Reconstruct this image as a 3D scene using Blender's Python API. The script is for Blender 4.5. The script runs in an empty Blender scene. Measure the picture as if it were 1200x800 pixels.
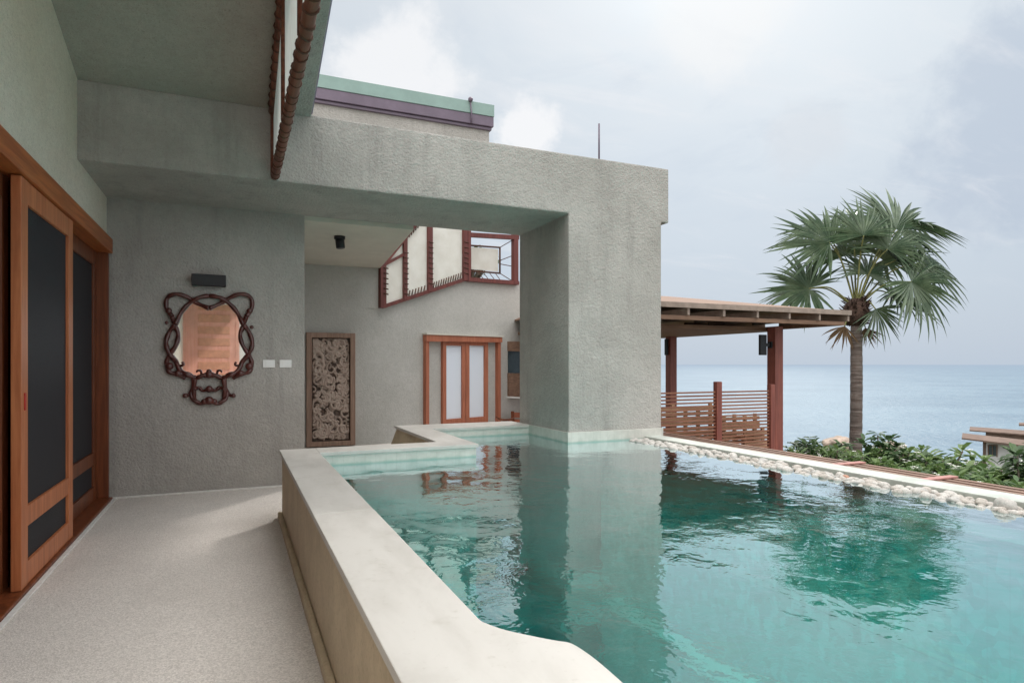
import bpy, bmesh, math, random
import numpy as np
from mathutils import Vector, Matrix, noise as mnoise
random.seed(7)
R = math.radians
scene = bpy.context.scene
COL = scene.collection

# ------------------------------------------------------------------ camera model
H = 1.45                      # eye height above the terrace
F = 739.0                     # focal length in photo pixels
YAW = math.atan2(325.0, F)    # camera looks this far to the right of the house axis
CA, SA = math.cos(YAW), math.sin(YAW)
def ray(u, v):
    r = (u - 600.0) / F
    return Vector((r * CA + SA, -r * SA + CA, (427.0 - v) / F))
def hit(u, v, p0, n):
    d = ray(u, v); o = Vector((0, 0, H)); p0 = Vector(p0); n = Vector(n)
    return o + d * ((p0 - o).dot(n) / d.dot(n))

cam_d = bpy.data.cameras.new('camera')
cam = bpy.data.objects.new('camera', cam_d); COL.objects.link(cam)
cam.location = (0, 0, H); cam.rotation_euler = (R(90), 0, -YAW)
cam_d.sensor_width = 36; cam_d.lens = F / 1200 * 36; cam_d.shift_y = 27 / 1200
cam_d.clip_start = 0.05; cam_d.clip_end = 90000
scene.camera = cam

# ------------------------------------------------------------------ materials
class NT:
    def __init__(s, nt): s.nt = nt
    def n(s, kind, **kw):
        nd = s.nt.nodes.new(kind)
        for k, v in kw.items():
            if k.startswith('_'): setattr(nd, k[1:], v)
            else: nd.inputs[k.replace('__', ' ')].default_value = v
        return nd
    def l(s, a, b): s.nt.links.new(a, b)
    def math(s, op, a, b=None, c=None, clamp=False):
        nd = s.nt.nodes.new('ShaderNodeMath'); nd.operation = op; nd.use_clamp = clamp
        for i, x in enumerate((a, b, c)):
            if x is None: continue
            if hasattr(x, 'is_linked'): s.l(x, nd.inputs[i])
            else: nd.inputs[i].default_value = x
        return nd.outputs[0]
    def mix(s, f, a, b, blend='MIX'):
        nd = s.nt.nodes.new('ShaderNodeMix'); nd.data_type = 'RGBA'; nd.blend_type = blend
        for i, x in ((0, f), (6, a), (7, b)):
            if hasattr(x, 'is_linked'): s.l(x, nd.inputs[i])
            else: nd.inputs[i].default_value = x if i == 0 else (*x, 1)[:4]
        return nd.outputs[2]
    def ramp(s, f, lo, hi):
        nd = s.nt.nodes.new('ShaderNodeMapRange'); nd.interpolation_type = 'SMOOTHSTEP'
        s.l(f, nd.inputs[0]); nd.inputs[1].default_value = lo; nd.inputs[2].default_value = hi
        return nd.outputs[0]

def newmat(name):
    m = bpy.data.materials.new(name); m.use_nodes = True
    t = NT(m.node_tree); b = m.node_tree.nodes['Principled BSDF']
    return m, t, b
def pos(t): return t.n('ShaderNodeNewGeometry').outputs['Position']
def obc(t): return t.n('ShaderNodeTexCoord').outputs['Object']
def noise(t, vec, scale, detail=4, rough=.6, dist=0):
    nd = t.n('ShaderNodeTexNoise', Scale=scale, Detail=detail, Roughness=rough, Distortion=dist)
    t.l(vec, nd.inputs['Vector']); return nd.outputs['Fac']
def stretch(t, vec, s):
    nd = t.n('ShaderNodeVectorMath', _operation='MULTIPLY'); t.l(vec, nd.inputs[0]); nd.inputs[1].default_value = s
    return nd.outputs[0]
def bump(t, b, h, strength, dist):
    nd = t.n('ShaderNodeBump', Strength=strength, Distance=dist); t.l(h, nd.inputs['Height']); t.l(nd.outputs[0], b.inputs['Normal'])

def stucco(name, c1, c2, bs=.9, stain=None):
    m, t, b = newmat(name); p = pos(t)
    big = t.ramp(noise(t, p, 1.1, 5, .65), .3, .72)
    col = t.mix(big, c1, c2)
    mid = noise(t, p, 16, 5, .7)
    col = t.mix(t.math('MULTIPLY', t.ramp(mid, .35, .7), .22), col, tuple(x * .62 for x in c1))
    fine = noise(t, p, 70, 3, .7)
    col = t.mix(t.math('MULTIPLY', t.ramp(fine, .56, .70), .55), col, tuple(x * .5 for x in c1))
    grain = noise(t, p, 160, 2, .6)
    col = t.mix(t.math('MULTIPLY', t.ramp(grain, .5, .72), .4), col, tuple(x * .55 for x in c1))
    gl_ = noise(t, p, 120, 2, .6)
    col = t.mix(t.math('MULTIPLY', t.ramp(gl_, .58, .75), .3), col, tuple(min(1, x * 1.35) for x in c2))
    if stain:
        st = noise(t, stretch(t, p, (3.0, 3.0, .3)), 1.4, 5, .65)
        col = t.mix(t.math('MULTIPLY', t.ramp(st, .5, .74), stain), col, tuple(x * .55 for x in c1))
        pt = noise(t, p, .7, 3, .5, 1.5)
        col = t.mix(t.math('MULTIPLY', t.ramp(pt, .52, .60), .14), col, tuple(x * .62 for x in c1))
    t.l(col, b.inputs['Base Color']); b.inputs['Roughness'].default_value = .92
    b.inputs['Specular IOR Level'].default_value = .2
    v = t.n('ShaderNodeTexVoronoi', Scale=42, _feature='SMOOTH_F1'); t.l(p, v.inputs['Vector'])
    h = t.math('ADD', t.math('MULTIPLY', mid, .75), t.math('ADD', t.math('MULTIPLY', fine, .6), t.math('MULTIPLY', v.outputs['Distance'], .5)))
    bump(t, b, h, bs, .018)
    return m
def plain(name, c, rough=.6, var=.25, scale=8, bs=.15, bd=.004, spec=.4, metal=0, use_obj=False):
    m, t, b = newmat(name); p = obc(t) if use_obj else pos(t)
    f = noise(t, p, scale, 5, .65)
    col = t.mix(t.ramp(f, .3, .7), tuple(x * (1 - var) for x in c), tuple(min(1, x * (1 + var * .6)) for x in c))
    t.l(col, b.inputs['Base Color']); b.inputs['Roughness'].default_value = rough
    b.inputs['Specular IOR Level'].default_value = spec; b.inputs['Metallic'].default_value = metal
    if bs: bump(t, b, noise(t, p, scale * 5, 4, .6), bs, bd)
    return m
def wood(name, c, dark, axis, rough=.45, scale=1.0, spec=.4, use_obj=False):
    m, t, b = newmat(name); p = obc(t) if use_obj else pos(t)
    s = [22 * scale] * 3; s[axis] = 1.3 * scale
    g = noise(t, stretch(t, p, tuple(s)), 1.0, 6, .62, .6)
    g2 = noise(t, p, 1.8, 3, .6)
    col = t.mix(t.ramp(g, .32, .68), dark, c)
    col = t.mix(t.math('MULTIPLY', t.ramp(g2, .4, .75), .45), col, tuple(x * .55 for x in c))
    t.l(col, b.inputs['Base Color']); b.inputs['Roughness'].default_value = rough
    b.inputs['Specular IOR Level'].default_value = spec
    bump(t, b, g, .25, .004)
    return m

M = {}
M['stucco'] = stucco('grey_green_stucco', (.405, .385, .355), (.495, .472, .44), .9, .4)
M['stucco_left'] = stucco('pale_green_stucco', (.77, .69, .57), (.84, .77, .66), .8)
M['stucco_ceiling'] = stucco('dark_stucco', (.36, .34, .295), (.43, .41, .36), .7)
M['stucco_rear'] = stucco('rear_stucco', (.44, .43, .40), (.51, .50, .47), .45)
M['plaster_rear'] = plain('rear_ceiling_plaster', (.56, .53, .46), .9, .06, 3, .1)
M['wood_y'] = wood('orange_wood_long', (.50, .155, .045), (.30, .075, .02), 1)
M['wood_z'] = wood('orange_wood_upright', (.56, .20, .08), (.40, .12, .045), 2)
M['wood_dark'] = wood('brown_wood', (.23, .065, .022), (.11, .03, .012), 2, .4)
M['wood_red'] = wood('red_brown_wood', (.18, .05, .04), (.10, .028, .024), 2, .5, use_obj=False)
M['post_wood'] = wood('red_brown_post_wood', (.31, .10, .072), (.20, .062, .048), 2, .5)
M['wood_redx'] = wood('red_brown_wood_long', (.22, .075, .055), (.12, .04, .03), 0, .55)
M['wood_log'] = wood('lashed_log', (.24, .085, .05), (.12, .04, .025), 1, .55)
M['wood_door'] = wood('terracotta_door_wood', (.44, .16, .09), (.34, .11, .06), 2, .5)
M['mirror_wood'] = wood('carved_red_wood', (.12, .03, .022), (.045, .012, .01), 2, .28, 2, .6)
M['relief_wood'] = wood('weathered_carved_wood', (.34, .26, .20), (.14, .09, .065), 2, .7, 1.5)
M['relief_frame'] = wood('carving_frame_wood', (.33, .215, .16), (.22, .135, .095), 2, .6)
M['slat_wood'] = wood('fence_slat_wood', (.36, .16, .095), (.22, .09, .06), 0, .6)
M['bench_wood'] = wood('pale_slat_wood', (.62, .39, .24), (.44, .24, .14), 0, .6)
M['grate_wood'] = wood('weathered_grating_wood', (.33, .21, .16), (.16, .095, .07), 1, .7)
M['roof_tan'] = wood('pavilion_roof_boards', (.27, .165, .11), (.17, .10, .07), 0, .75)
M['eave_white'] = plain('eave_board_pale', (.30, .235, .195), .6, .2)
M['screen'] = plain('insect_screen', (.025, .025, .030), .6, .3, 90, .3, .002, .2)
M['black'] = plain('black_lamp', (.012, .013, .016), .45, .2, 20, 0)
M['white_plastic'] = plain('white_plastic', (.82, .82, .80), .35, .03, 10, 0)
def canvas_mat():
    m, t, b = newmat('white_canvas'); p = pos(t)
    col = t.mix(t.ramp(noise(t, p, 4, 4, .6), .3, .7), (.80, .78, .73), (.88, .87, .83)); t.l(col, b.inputs['Base Color']); b.inputs['Roughness'].default_value = .9
    tl = t.n('ShaderNodeBsdfTranslucent'); t.l(col, tl.inputs['Color'])
    mx = t.n('ShaderNodeMixShader', Fac=.5); t.l(b.outputs[0], mx.inputs[1]); t.l(tl.outputs[0], mx.inputs[2])
    t.l(mx.outputs[0], m.node_tree.nodes['Material Output'].inputs['Surface']); return m
M['canvas'] = canvas_mat()
M['coping'] = None
M['purple_metal'] = plain('purple_gutter_metal', (.15, .115, .155), .4, .15, 3, .05, .002)
M['teal_metal'] = plain('pale_teal_metal', (.235, .335, .305), .5, .1, 3, .05, .002)
M['purple_fringe'] = plain('lilac_lens_fringe', (.38, .31, .42), .5, .1)
M['brass'] = plain('lock_plate', (.75, .70, .55), .35, .1, 20, 0, metal=.6)
M['rope'] = plain('lashing_cord', (.10, .045, .03), .8, .3, 60, .3)
M['red_lock'] = plain('red_lock', (.45, .03, .02), .5, .1, 20, 0)
M['pink_wood'] = plain('pink_painted_wood', (.40, .19, .165), .6, .2, 20)
M['rock'] = plain('beach_rock', (.42, .33, .27), .9, .35, 3, .6, .05)
M['house_wall'] = plain('pale_house_wall', (.55, .55, .56), .8, .12, 1.5)
M['house_roof'] = plain('brown_roof', (.17, .115, .09), .85, .25, 2, .3, .02)
M['house_window'] = plain('dark_window', (.05, .07, .08), .2, .2, 3, 0)
M['salmon'] = wood('salmon_door_wood', (.86, .46, .37), (.76, .36, .27), 2)
M['louver'] = plain('louver_board', (.66, .33, .22), .5, .15, 10)
M['back_wall'] = plain('white_end_wall', (.72, .71, .67), .8, .06, 4)

# coping stone
def coping_mat(name, k):
    m, t, b = newmat(name); p = pos(t)
    v = noise(t, stretch(t, p, (4, 1.4, 4)), 1.3, 6, .62, .4)
    col = t.mix(t.ramp(v, .35, .7), (.63 * k, .605 * k, .565 * k), (.54 * k, .515 * k, .475 * k))
    sp = noise(t, p, 40, 3, .6)
    col = t.mix(t.math('MULTIPLY', t.ramp(sp, .6, .75), .25), col, (.40 * k, .36 * k, .31 * k))
    sp2 = noise(t, p, 5, 4, .7)
    col = t.mix(t.math('MULTIPLY', t.ramp(sp2, .52, .75), .5), col, (.45 * k, .42 * k, .37 * k))
    t.l(col, b.inputs['Base Color']); b.inputs['Roughness'].default_value = .42
    bump(t, b, sp, .06, .003); return m
M['coping'] = coping_mat('cream_coping_stone', .90)
M['coping_shaded'] = coping_mat('shaded_coping_stone', .87)  # slightly darker copy: beam shadow painted into the far slab's colour
M['coping_edge'] = plain('edge_coping_stone', (.47, .50, .455), .5, .18, 5, .1)

# beige cladding of the pool wall
def clad_mat():
    m, t, b = newmat('beige_pool_cladding'); p = pos(t)
    f = noise(t, p, 3, 6, .7); f2 = noise(t, p, 55, 3, .7)
    col = t.mix(t.ramp(f, .3, .7), (.47, .375, .255), (.60, .49, .345))
    col = t.mix(t.math('MULTIPLY', t.ramp(f2, .5, .7), .4), col, (.30, .24, .16))
    t.l(col, b.inputs['Base Color']); b.inputs['Roughness'].default_value = .75
    bump(t, b, f2, .3, .004); return m
M['clad'] = clad_mat()

# terrazzo / washed pebble floor
def floor_mat():
    m, t, b = newmat('washed_pebble_floor'); p = pos(t)
    v = t.n('ShaderNodeTexVoronoi', Scale=150); t.l(p, v.inputs['Vector'])
    hs = t.n('ShaderNodeSeparateColor'); t.l(v.outputs['Color'], hs.inputs[0])
    col = t.mix(hs.outputs[0], (.55, .505, .465), (.83, .775, .725))
    n2 = noise(t, p, 1.5, 5, .6)
    col = t.mix(t.math('MULTIPLY', t.ramp(n2, .4, .7), .22), col, (.48, .44, .40))
    n3 = noise(t, p, 38, 3, .6)
    col = t.mix(t.math('MULTIPLY', t.ramp(n3, .56, .7), .3), col, (.38, .35, .32))
    t.l(col, b.inputs['Base Color']); b.inputs['Roughness'].default_value = .8
    bump(t, b, v.outputs['Distance'], .5, .004); return m
M['floor'] = floor_mat()
M['floor_edge'] = plain('pale_edge_mortar', (.74, .72, .69), .8, .1, 20)

# pool stone tiles: pale above the water line, green below
def tile_mat():
    m, t, b = newmat('green_pool_stone'); p = pos(t)
    s = t.n('ShaderNodeSeparateXYZ'); t.l(p, s.inputs[0])
    br = t.n('ShaderNodeTexBrick', Scale=1.0, _offset=.5); br.inputs['Brick Width'].default_value = .12
    br.inputs['Row Height'].default_value = .12; br.inputs['Mortar Size'].default_value = .005
    br.inputs['Color1'].default_value = (.9, .9, .9, 1); br.inputs['Color2'].default_value = (.74, .74, .74, 1); br.inputs['Mortar'].default_value = (.74, .74, .74, 1)
    t.l(p, br.inputs['Vector'])
    n1 = noise(t, p, 2.2, 6, .7); n2 = noise(t, p, 9, 4, .6)
    vt = t.n('ShaderNodeTexVoronoi', Scale=14); t.l(p, vt.inputs['Vector']); vs_ = t.n('ShaderNodeSeparateColor'); t.l(vt.outputs['Color'], vs_.inputs[0])
    green = t.mix(t.ramp(n1, .3, .7), (.14, .74, .68), (.26, .90, .84))
    green = t.mix(t.math('MULTIPLY', t.ramp(n2, .5, .72), .55), green, (.09, .46, .41))
    green = t.mix(.7, green, br.outputs['Color'], 'MULTIPLY')
    green = t.mix(t.math('MULTIPLY', vs_.outputs[0], .6), green, (.08, .42, .37))
    blot = noise(t, p, 1.3, 5, .7, 1.0)
    green = t.mix(t.math('MULTIPLY', t.ramp(blot, .55, .68), .45), green, (.05, .33, .28))
    pale = t.mix(t.ramp(n2, .3, .7), (.52, .52, .47), (.62, .61, .56))
    sp = t.n('ShaderNodeTexBrick', Scale=1.0); sp.inputs['Brick Width'].default_value = .1; sp.inputs['Row Height'].default_value = 5
    sp.inputs['Mortar Size'].default_value = .003
    sp.inputs['Color1'].default_value = (1, 1, 1, 1); sp.inputs['Color2'].default_value = (.95, .95, .95, 1); sp.inputs['Mortar'].default_value = (.88, .88, .88, 1)
    cmb = t.n('ShaderNodeCombineXYZ'); t.l(t.math('ADD', s.outputs[0], s.outputs[1]), cmb.inputs[0]); t.l(s.outputs[2], cmb.inputs[1]); t.l(cmb.outputs[0], sp.inputs['Vector'])
    pale = t.mix(.8, pale, sp.outputs['Color'], 'MULTIPLY')
    z = t.math('ADD', s.outputs[2], t.math('MULTIPLY', t.math('SUBTRACT', n2, .5), .03))
    wet = t.mix(t.ramp(z, .512, .545), (.30, .42, .37), pale)
    col = t.mix(t.ramp(z, .33, .44), green, wet)
    t.l(col, b.inputs['Base Color']); b.inputs['Roughness'].default_value = .45
    bump(t, b, n2, .15, .004); return m
M['tile'] = tile_mat()
M['ledge'] = plain('pale_wet_ledge', (.42, .50, .44), .4, .2, 6)
M['inner_coping'] = plain('wet_stone_face', (.32, .36, .32), .5, .25, 10)

# pool water: real surface waves as bump, tinted volume below
def water_mat():
    m = bpy.data.materials.new('pool_water'); m.use_nodes = True; nt = m.node_tree; nt.nodes.clear(); t = NT(nt)
    p = pos(t)
    wv = noise(t, stretch(t, p, (1.0, 1.0, 1)), 6.5, 3, .55, .3)
    wv2 = noise(t, p, 1.6, 2, .5)
    amp = t.math('ADD', .35, t.math('MULTIPLY', t.ramp(noise(t, p, .55, 2, .5), .35, .65), 1.0))
    h = t.math('ADD', t.math('MULTIPLY', t.math('MULTIPLY', wv, amp), .35), wv2)
    bp = t.n('ShaderNodeBump', Strength=.28, Distance=.040); t.l(h, bp.inputs['Height'])
    fr = t.n('ShaderNodeFresnel', IOR=1.45); t.l(bp.outputs[0], fr.inputs['Normal'])
    fac = t.math('MULTIPLY', fr.outputs[0], 2.4, clamp=True)
    gl = t.n('ShaderNodeBsdfGlossy', Roughness=.02); t.l(bp.outputs[0], gl.inputs['Normal'])
    gl.inputs['Color'].default_value = (.86, .96, .985, 1)
    tr = t.n('ShaderNodeBsdfTransparent'); tr.inputs['Color'].default_value = (.60, .985, .965, 1)
    mx = t.n('ShaderNodeMixShader'); t.l(fac, mx.inputs[0]); t.l(tr.outputs[0], mx.inputs[1]); t.l(gl.outputs[0], mx.inputs[2])
    va = t.n('ShaderNodeVolumeAbsorption', Density=.36); va.inputs['Color'].default_value = (.0, .90, .88, 1)
    o = t.n('ShaderNodeOutputMaterial'); t.l(mx.outputs[0], o.inputs['Surface']); t.l(va.outputs[0], o.inputs['Volume'])
    return m
M['water'] = water_mat()

def sea_mat():
    m, t, b = newmat('sea_water'); p = pos(t)
    w = noise(t, stretch(t, p, (1, .6, 1)), .35, 5, .6); w2 = noise(t, p, .012, 4, .6)
    col = t.mix(t.ramp(w2, .35, .65), (.10, .165, .225), (.14, .215, .275))
    w3 = noise(t, stretch(t, p, (.12, .5, 1)), .5, 6, .7)
    col = t.mix(t.math('MULTIPLY', t.ramp(w3, .5, .72), .5), col, (.24, .33, .37))  # pale streaks painted in for wave texture and glints
    t.l(col, b.inputs['Base Color']); b.inputs['Roughness'].default_value = .35; b.inputs['Specular IOR Level'].default_value = .3
    bump(t, b, w, 1.0, 1.2)
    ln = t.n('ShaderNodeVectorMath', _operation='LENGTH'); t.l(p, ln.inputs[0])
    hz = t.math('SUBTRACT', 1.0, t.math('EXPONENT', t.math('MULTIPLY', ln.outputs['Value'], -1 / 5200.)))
    em = t.n('ShaderNodeEmission', Strength=1.0); em.inputs['Color'].default_value = (.43, .535, .66, 1)  # distance haze painted as a glow that grows towards the horizon
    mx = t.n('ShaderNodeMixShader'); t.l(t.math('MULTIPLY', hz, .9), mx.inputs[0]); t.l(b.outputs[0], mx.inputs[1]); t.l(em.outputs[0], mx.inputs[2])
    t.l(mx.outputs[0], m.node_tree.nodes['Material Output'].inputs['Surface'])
    return m
M['sea'] = sea_mat()

def leaf_mat(name, c1, c2, trans=.25, rough=.45):
    m, t, b = newmat(name); p = pos(t)
    oi = t.n('ShaderNodeObjectInfo')
    f = noise(t, p, 3.5, 4, .6)
    col = t.mix(t.ramp(f, .3, .7), c1, c2)
    g = t.n('ShaderNodeNewGeometry')
    col = t.mix(t.math('MULTIPLY', g.outputs['Random Per Island'], .55), col, tuple(x * .45 for x in c1))
    t.l(col, b.inputs['Base Color']); b.inputs['Roughness'].default_value = rough
    tl = t.n('ShaderNodeBsdfTranslucent'); t.l(col, tl.inputs['Color'])
    mx = t.n('ShaderNodeMixShader', Fac=trans); t.l(b.outputs[0], mx.inputs[1]); t.l(tl.outputs[0], mx.inputs[2])
    t.l(mx.outputs[0], m.node_tree.nodes['Material Output'].inputs['Surface'])
    return m
M['palm_leaf'] = leaf_mat('palm_leaf', (.055, .105, .05), (.15, .205, .115), .22, .33)
M['shrub_leaf'] = leaf_mat('shrub_leaf', (.10, .19, .055), (.23, .32, .11), .35)
M['shrub_dark'] = leaf_mat('shrub_leaf_dark', (.06, .12, .05), (.12, .20, .075), .3)
M['flower'] = plain('white_blossom', (.8, .8, .74), .6, .05)
def trunk_mat():
    m, t, b = newmat('palm_trunk'); p = pos(t)
    r1 = noise(t, stretch(t, p, (1.5, 1.5, 16)), 1.0, 5, .6, .3); r2 = noise(t, p, 7, 5, .65)
    col = t.mix(t.ramp(r1, .35, .65), (.10, .075, .065), (.22, .18, .16)); col = t.mix(t.math('MULTIPLY', t.ramp(r2, .45, .7), .6), col, (.13, .085, .07))
    t.l(col, b.inputs['Base Color']); b.inputs['Roughness'].default_value = .95; bump(t, b, t.math('ADD', r1, t.math('MULTIPLY', r2, .5)), .9, .04); return m
M['palm_trunk'] = trunk_mat()
M['fibre'] = plain('palm_fibre', (.10, .06, .045), .95, .4, 20, .8, .03)
M['petiole'] = plain('petiole', (.24, .24, .09), .6, .2, 10)
M['stem'] = plain('shrub_stem', (.17, .14, .11), .9, .2, 12)
M['pebble'] = plain('white_pebble', (.49, .465, .43), .65, .3, 9, .15, .004, use_obj=True)
M['pebble_warm'] = plain('cream_pebble', (.42, .38, .34), .6, .25, 9, .15, .004, use_obj=True)
M['pebble2'] = plain('pale_grey_pebble', (.41, .395, .37), .65, .3, 9, .15, .004, use_obj=True)
M['pebble_dull'] = plain('dull_pebble', (.36, .33, .29), .65, .25, 9, .15, .004, use_obj=True)
M['pebble_grey'] = plain('grey_pebble', (.42, .40, .37), .6, .22, 14, .2, .004, use_obj=True)
M['pebble_orange'] = plain('terracotta_pebble', (.42, .22, .15), .6, .2, 14, .1, .004, use_obj=True)
M['sand'] = plain('pebble_bed', (.30, .27, .24), .8, .3, 40, .8, .02)
def ground_mat():
    m, t, b = newmat('hillside_ground'); p = pos(t)
    f = noise(t, p, .5, 6, .65)
    col = t.mix(t.ramp(f, .3, .7), (.055, .075, .03), (.16, .13, .09))
    t.l(col, b.inputs['Base Color']); b.inputs['Roughness'].default_value = 1
    bump(t, b, noise(t, p, 6, 5, .7), .6, .1); return m
M['ground'] = ground_mat()
def mirror_mat():
    m, t, b = newmat('mirror_glass'); b.inputs['Metallic'].default_value = 1; b.inputs['Roughness'].default_value = .02
    b.inputs['Base Color'].default_value = (.9, .91, .9, 1); return m
M['mirror'] = mirror_mat()
def frosted():
    m, t, b = newmat('frosted_glass'); p = pos(t)
    f = noise(t, p, .9, 2, .5)
    t.l(t.mix(f, (.66, .72, .80), (.74, .78, .84)), b.inputs['Base Color']); b.inputs['Roughness'].default_value = .3
    b.inputs['Specular IOR Level'].default_value = .5; return m
M['frosted'] = frosted()

# ------------------------------------------------------------------ mesh helpers
class MB:
    def __init__(s): s.v = []; s.f = []; s.smooth = []; s.mi = []
    def add(s, vs, fs, smooth=False, mi=0):
        o = len(s.v); s.v += [tuple(p) for p in vs]
        for f in fs: s.f.append(tuple(i + o for i in f)); s.smooth.append(smooth); s.mi.append(mi)
        return s
    def box(s, x0, x1, y0, y1, z0, z1, bev=0.0, mi=0):
        if bev:
            bm = bmesh.new(); bmesh.ops.create_cube(bm, size=1)
            for v in bm.verts: v.co = Vector(((x0 + x1) / 2 + v.co.x * (x1 - x0), (y0 + y1) / 2 + v.co.y * (y1 - y0), (z0 + z1) / 2 + v.co.z * (z1 - z0)))
            bmesh.ops.bevel(bm, geom=bm.edges[:], offset=bev, segments=2, profile=.6, affect='EDGES')
            s.bm(bm, mi); return s
        v = [(x, y, z) for z in (z0, z1) for y in (y0, y1) for x in (x0, x1)]
        return s.add(v, [(0, 2, 3, 1), (4, 5, 7, 6), (0, 1, 5, 4), (2, 6, 7, 3), (0, 4, 6, 2), (1, 3, 7, 5)], False, mi)
    def bm(s, bm, mi=0, smooth=False):
        bm.verts.ensure_lookup_table(); bm.verts.index_update()
        s.add([v.co for v in bm.verts], [[v.index for v in f.verts] for f in bm.faces], smooth, mi); bm.free(); return s
    def ext(s, pts, d, bev=0.0, mi=0):
        """closed planar polygon (3D points) extruded by vector d"""
        bm = bmesh.new(); d = Vector(d); n = len(pts)
        a = [bm.verts.new(Vector(p)) for p in pts]; b = [bm.verts.new(Vector(p) + d) for p in pts]
        bm.faces.new(a); bm.faces.new(b[::-1])
        for i in range(n): bm.faces.new((a[i], b[i], b[(i + 1) % n], a[(i + 1) % n]))
        bmesh.ops.recalc_face_normals(bm, faces=bm.faces)
        if bev: bmesh.ops.bevel(bm, geom=bm.edges[:], offset=bev, segments=2, profile=.6, affect='EDGES')
        return s.bm(bm, mi)
    def tube(s, pts, r, seg=8, closed=False, mi=0, cap=True):
        pts = [Vector(p) for p in pts]; n = len(pts)
        rr = r if hasattr(r, '__len__') else [r] * n
        vs = []; up = None
        for i, p in enumerate(pts):
            if closed: tg = pts[(i + 1) % n] - pts[i - 1]
            else: tg = pts[min(i + 1, n - 1)] - pts[max(i - 1, 0)]
            tg.normalize()
            if up is None: up = Vector((0, 0, 1)) if abs(tg.z) < .9 else Vector((1, 0, 0))
            sd = tg.cross(up).normalized(); up = sd.cross(tg).normalized()
            for k in range(seg):
                a = 2 * math.pi * k / seg
                vs.append(p + sd * (math.cos(a) * rr[i]) + up * (math.sin(a) * rr[i]))
        fs = []
        for i in range(n if closed else n - 1):
            j = (i + 1) % n
            for k in range(seg): fs.append((i * seg + k, i * seg + (k + 1) % seg, j * seg + (k + 1) % seg, j * seg + k))
        if cap and not closed: fs += [tuple(range(seg))[::-1], tuple((n - 1) * seg + k for k in range(seg))]
        return s.add(vs, fs, True, mi)
    def bar(s, a, b, w, h, up=(0, 0, 1), mi=0):
        a = Vector(a); b = Vector(b); t = (b - a).normalized(); u = Vector(up); sd = t.cross(u).normalized(); u = sd.cross(t).normalized()
        vs = [p + sd * (x * w / 2) + u * (y * h / 2) for p in (a, b) for x, y in ((-1, -1), (1, -1), (1, 1), (-1, 1))]
        return s.add(vs, [(0, 1, 2, 3), (7, 6, 5, 4), (0, 4, 5, 1), (1, 5, 6, 2), (2, 6, 7, 3), (3, 7, 4, 0)], False, mi)
    def ball(s, c, r, sc=(1, 1, 1), sub=2, mi=0):
        bm = bmesh.new(); bmesh.ops.create_icosphere(bm, subdivisions=sub, radius=r)
        for v in bm.verts: v.co = Vector((v.co.x * sc[0], v.co.y * sc[1], v.co.z * sc[2])) + Vector(c)
        return s.bm(bm, mi, True)
    def build(s, name, mats, parent=None, local=False):
        me = bpy.data.meshes.new(name)
        off = Vector((0, 0, 0)) if (parent is None or local) else world_loc(parent)
        me.from_pydata([tuple(Vector(p) - off) for p in s.v], [], s.f)
        if not isinstance(mats, (list, tuple)): mats = [mats]
        for m in mats: me.materials.append(m)
        me.polygons.foreach_set('use_smooth', s.smooth); me.polygons.foreach_set('material_index', s.mi)
        bm = bmesh.new(); bm.from_mesh(me); bmesh.ops.recalc_face_normals(bm, faces=bm.faces); bm.to_mesh(me); bm.free()
        me.update()
        o = bpy.data.objects.new(name, me); COL.objects.link(o)
        if parent: o.parent = parent
        return o
def world_loc(o):
    p = Vector(o.location)
    while o.parent: o = o.parent; p += Vector(o.location)
    return p
def tag(o, label=None, cat=None, group=None, kind=None):
    for k, v in (('label', label), ('category', cat), ('group', group), ('kind', kind)):
        if v: o[k] = v
    return o
def empty(name, loc, label, cat, group=None, rz=0):
    o = bpy.data.objects.new(name, None); COL.objects.link(o); o.location = loc; o.rotation_euler = (0, 0, rz); o.empty_display_size = .2
    return tag(o, label, cat, group)
def crom(pts, n=8, closed=False):
    P = [Vector(p) for p in pts]; out = []; N = len(P)
    for i in range(N if closed else N - 1):
        if closed: a, b, c, d = P[i - 1], P[i], P[(i + 1) % N], P[(i + 2) % N]
        else: a, b, c, d = P[max(i - 1, 0)], P[i], P[i + 1], P[min(i + 2, N - 1)]
        for k in range(n):
            t = k / n
            out.append(.5 * ((2 * b) + (c - a) * t + (2 * a - 5 * b + 4 * c - d) * t * t + (3 * b - a - 3 * c + d) * t ** 3))
    if not closed: out.append(P[-1])
    return out
def copy_tree(o, parent=None):
    c = o.copy(); COL.objects.link(c)
    if parent: c.parent = parent
    for ch in list(o.children): copy_tree(ch, c)
    return c

# ------------------------------------------------------------------ ground, sea, terrace
gm = MB(); N = 60
xs = [-60 + 340 * (i / N) for i in range(N + 1)]; ys = [-140 + 340 * (i / N) for i in range(N + 1)]
def gz(x, y):
    d = max(0.0, x - 6.6)
    return -0.55 - min(d, 6) * .17 - max(0, d - 6) * .24 + (mnoise.noise(Vector((x * .08, y * .08, 0))) * .5 if d > 8 else 0)
vs = [(x, y, gz(x, y)) for y in ys for x in xs]
gm.add(vs, [(j * (N + 1) + i, j * (N + 1) + i + 1, (j + 1) * (N + 1) + i + 1, (j + 1) * (N + 1) + i) for j in range(N) for i in range(N)], True)
tag(gm.build('ground', M['ground']), kind='structure')
S = 60000
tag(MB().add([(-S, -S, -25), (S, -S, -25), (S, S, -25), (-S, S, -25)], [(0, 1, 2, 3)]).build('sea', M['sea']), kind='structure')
tf = MB().box(-1.7, .43, -3, 8.02, -.2, 0).box(.43, 1.95, 6.3, 8.02, -.2, 0).box(-1.7, 5.6, 8.02, 14.6, -.2, 0)
tag(tf.build('terrace_floor', M['floor']), kind='structure')
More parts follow.
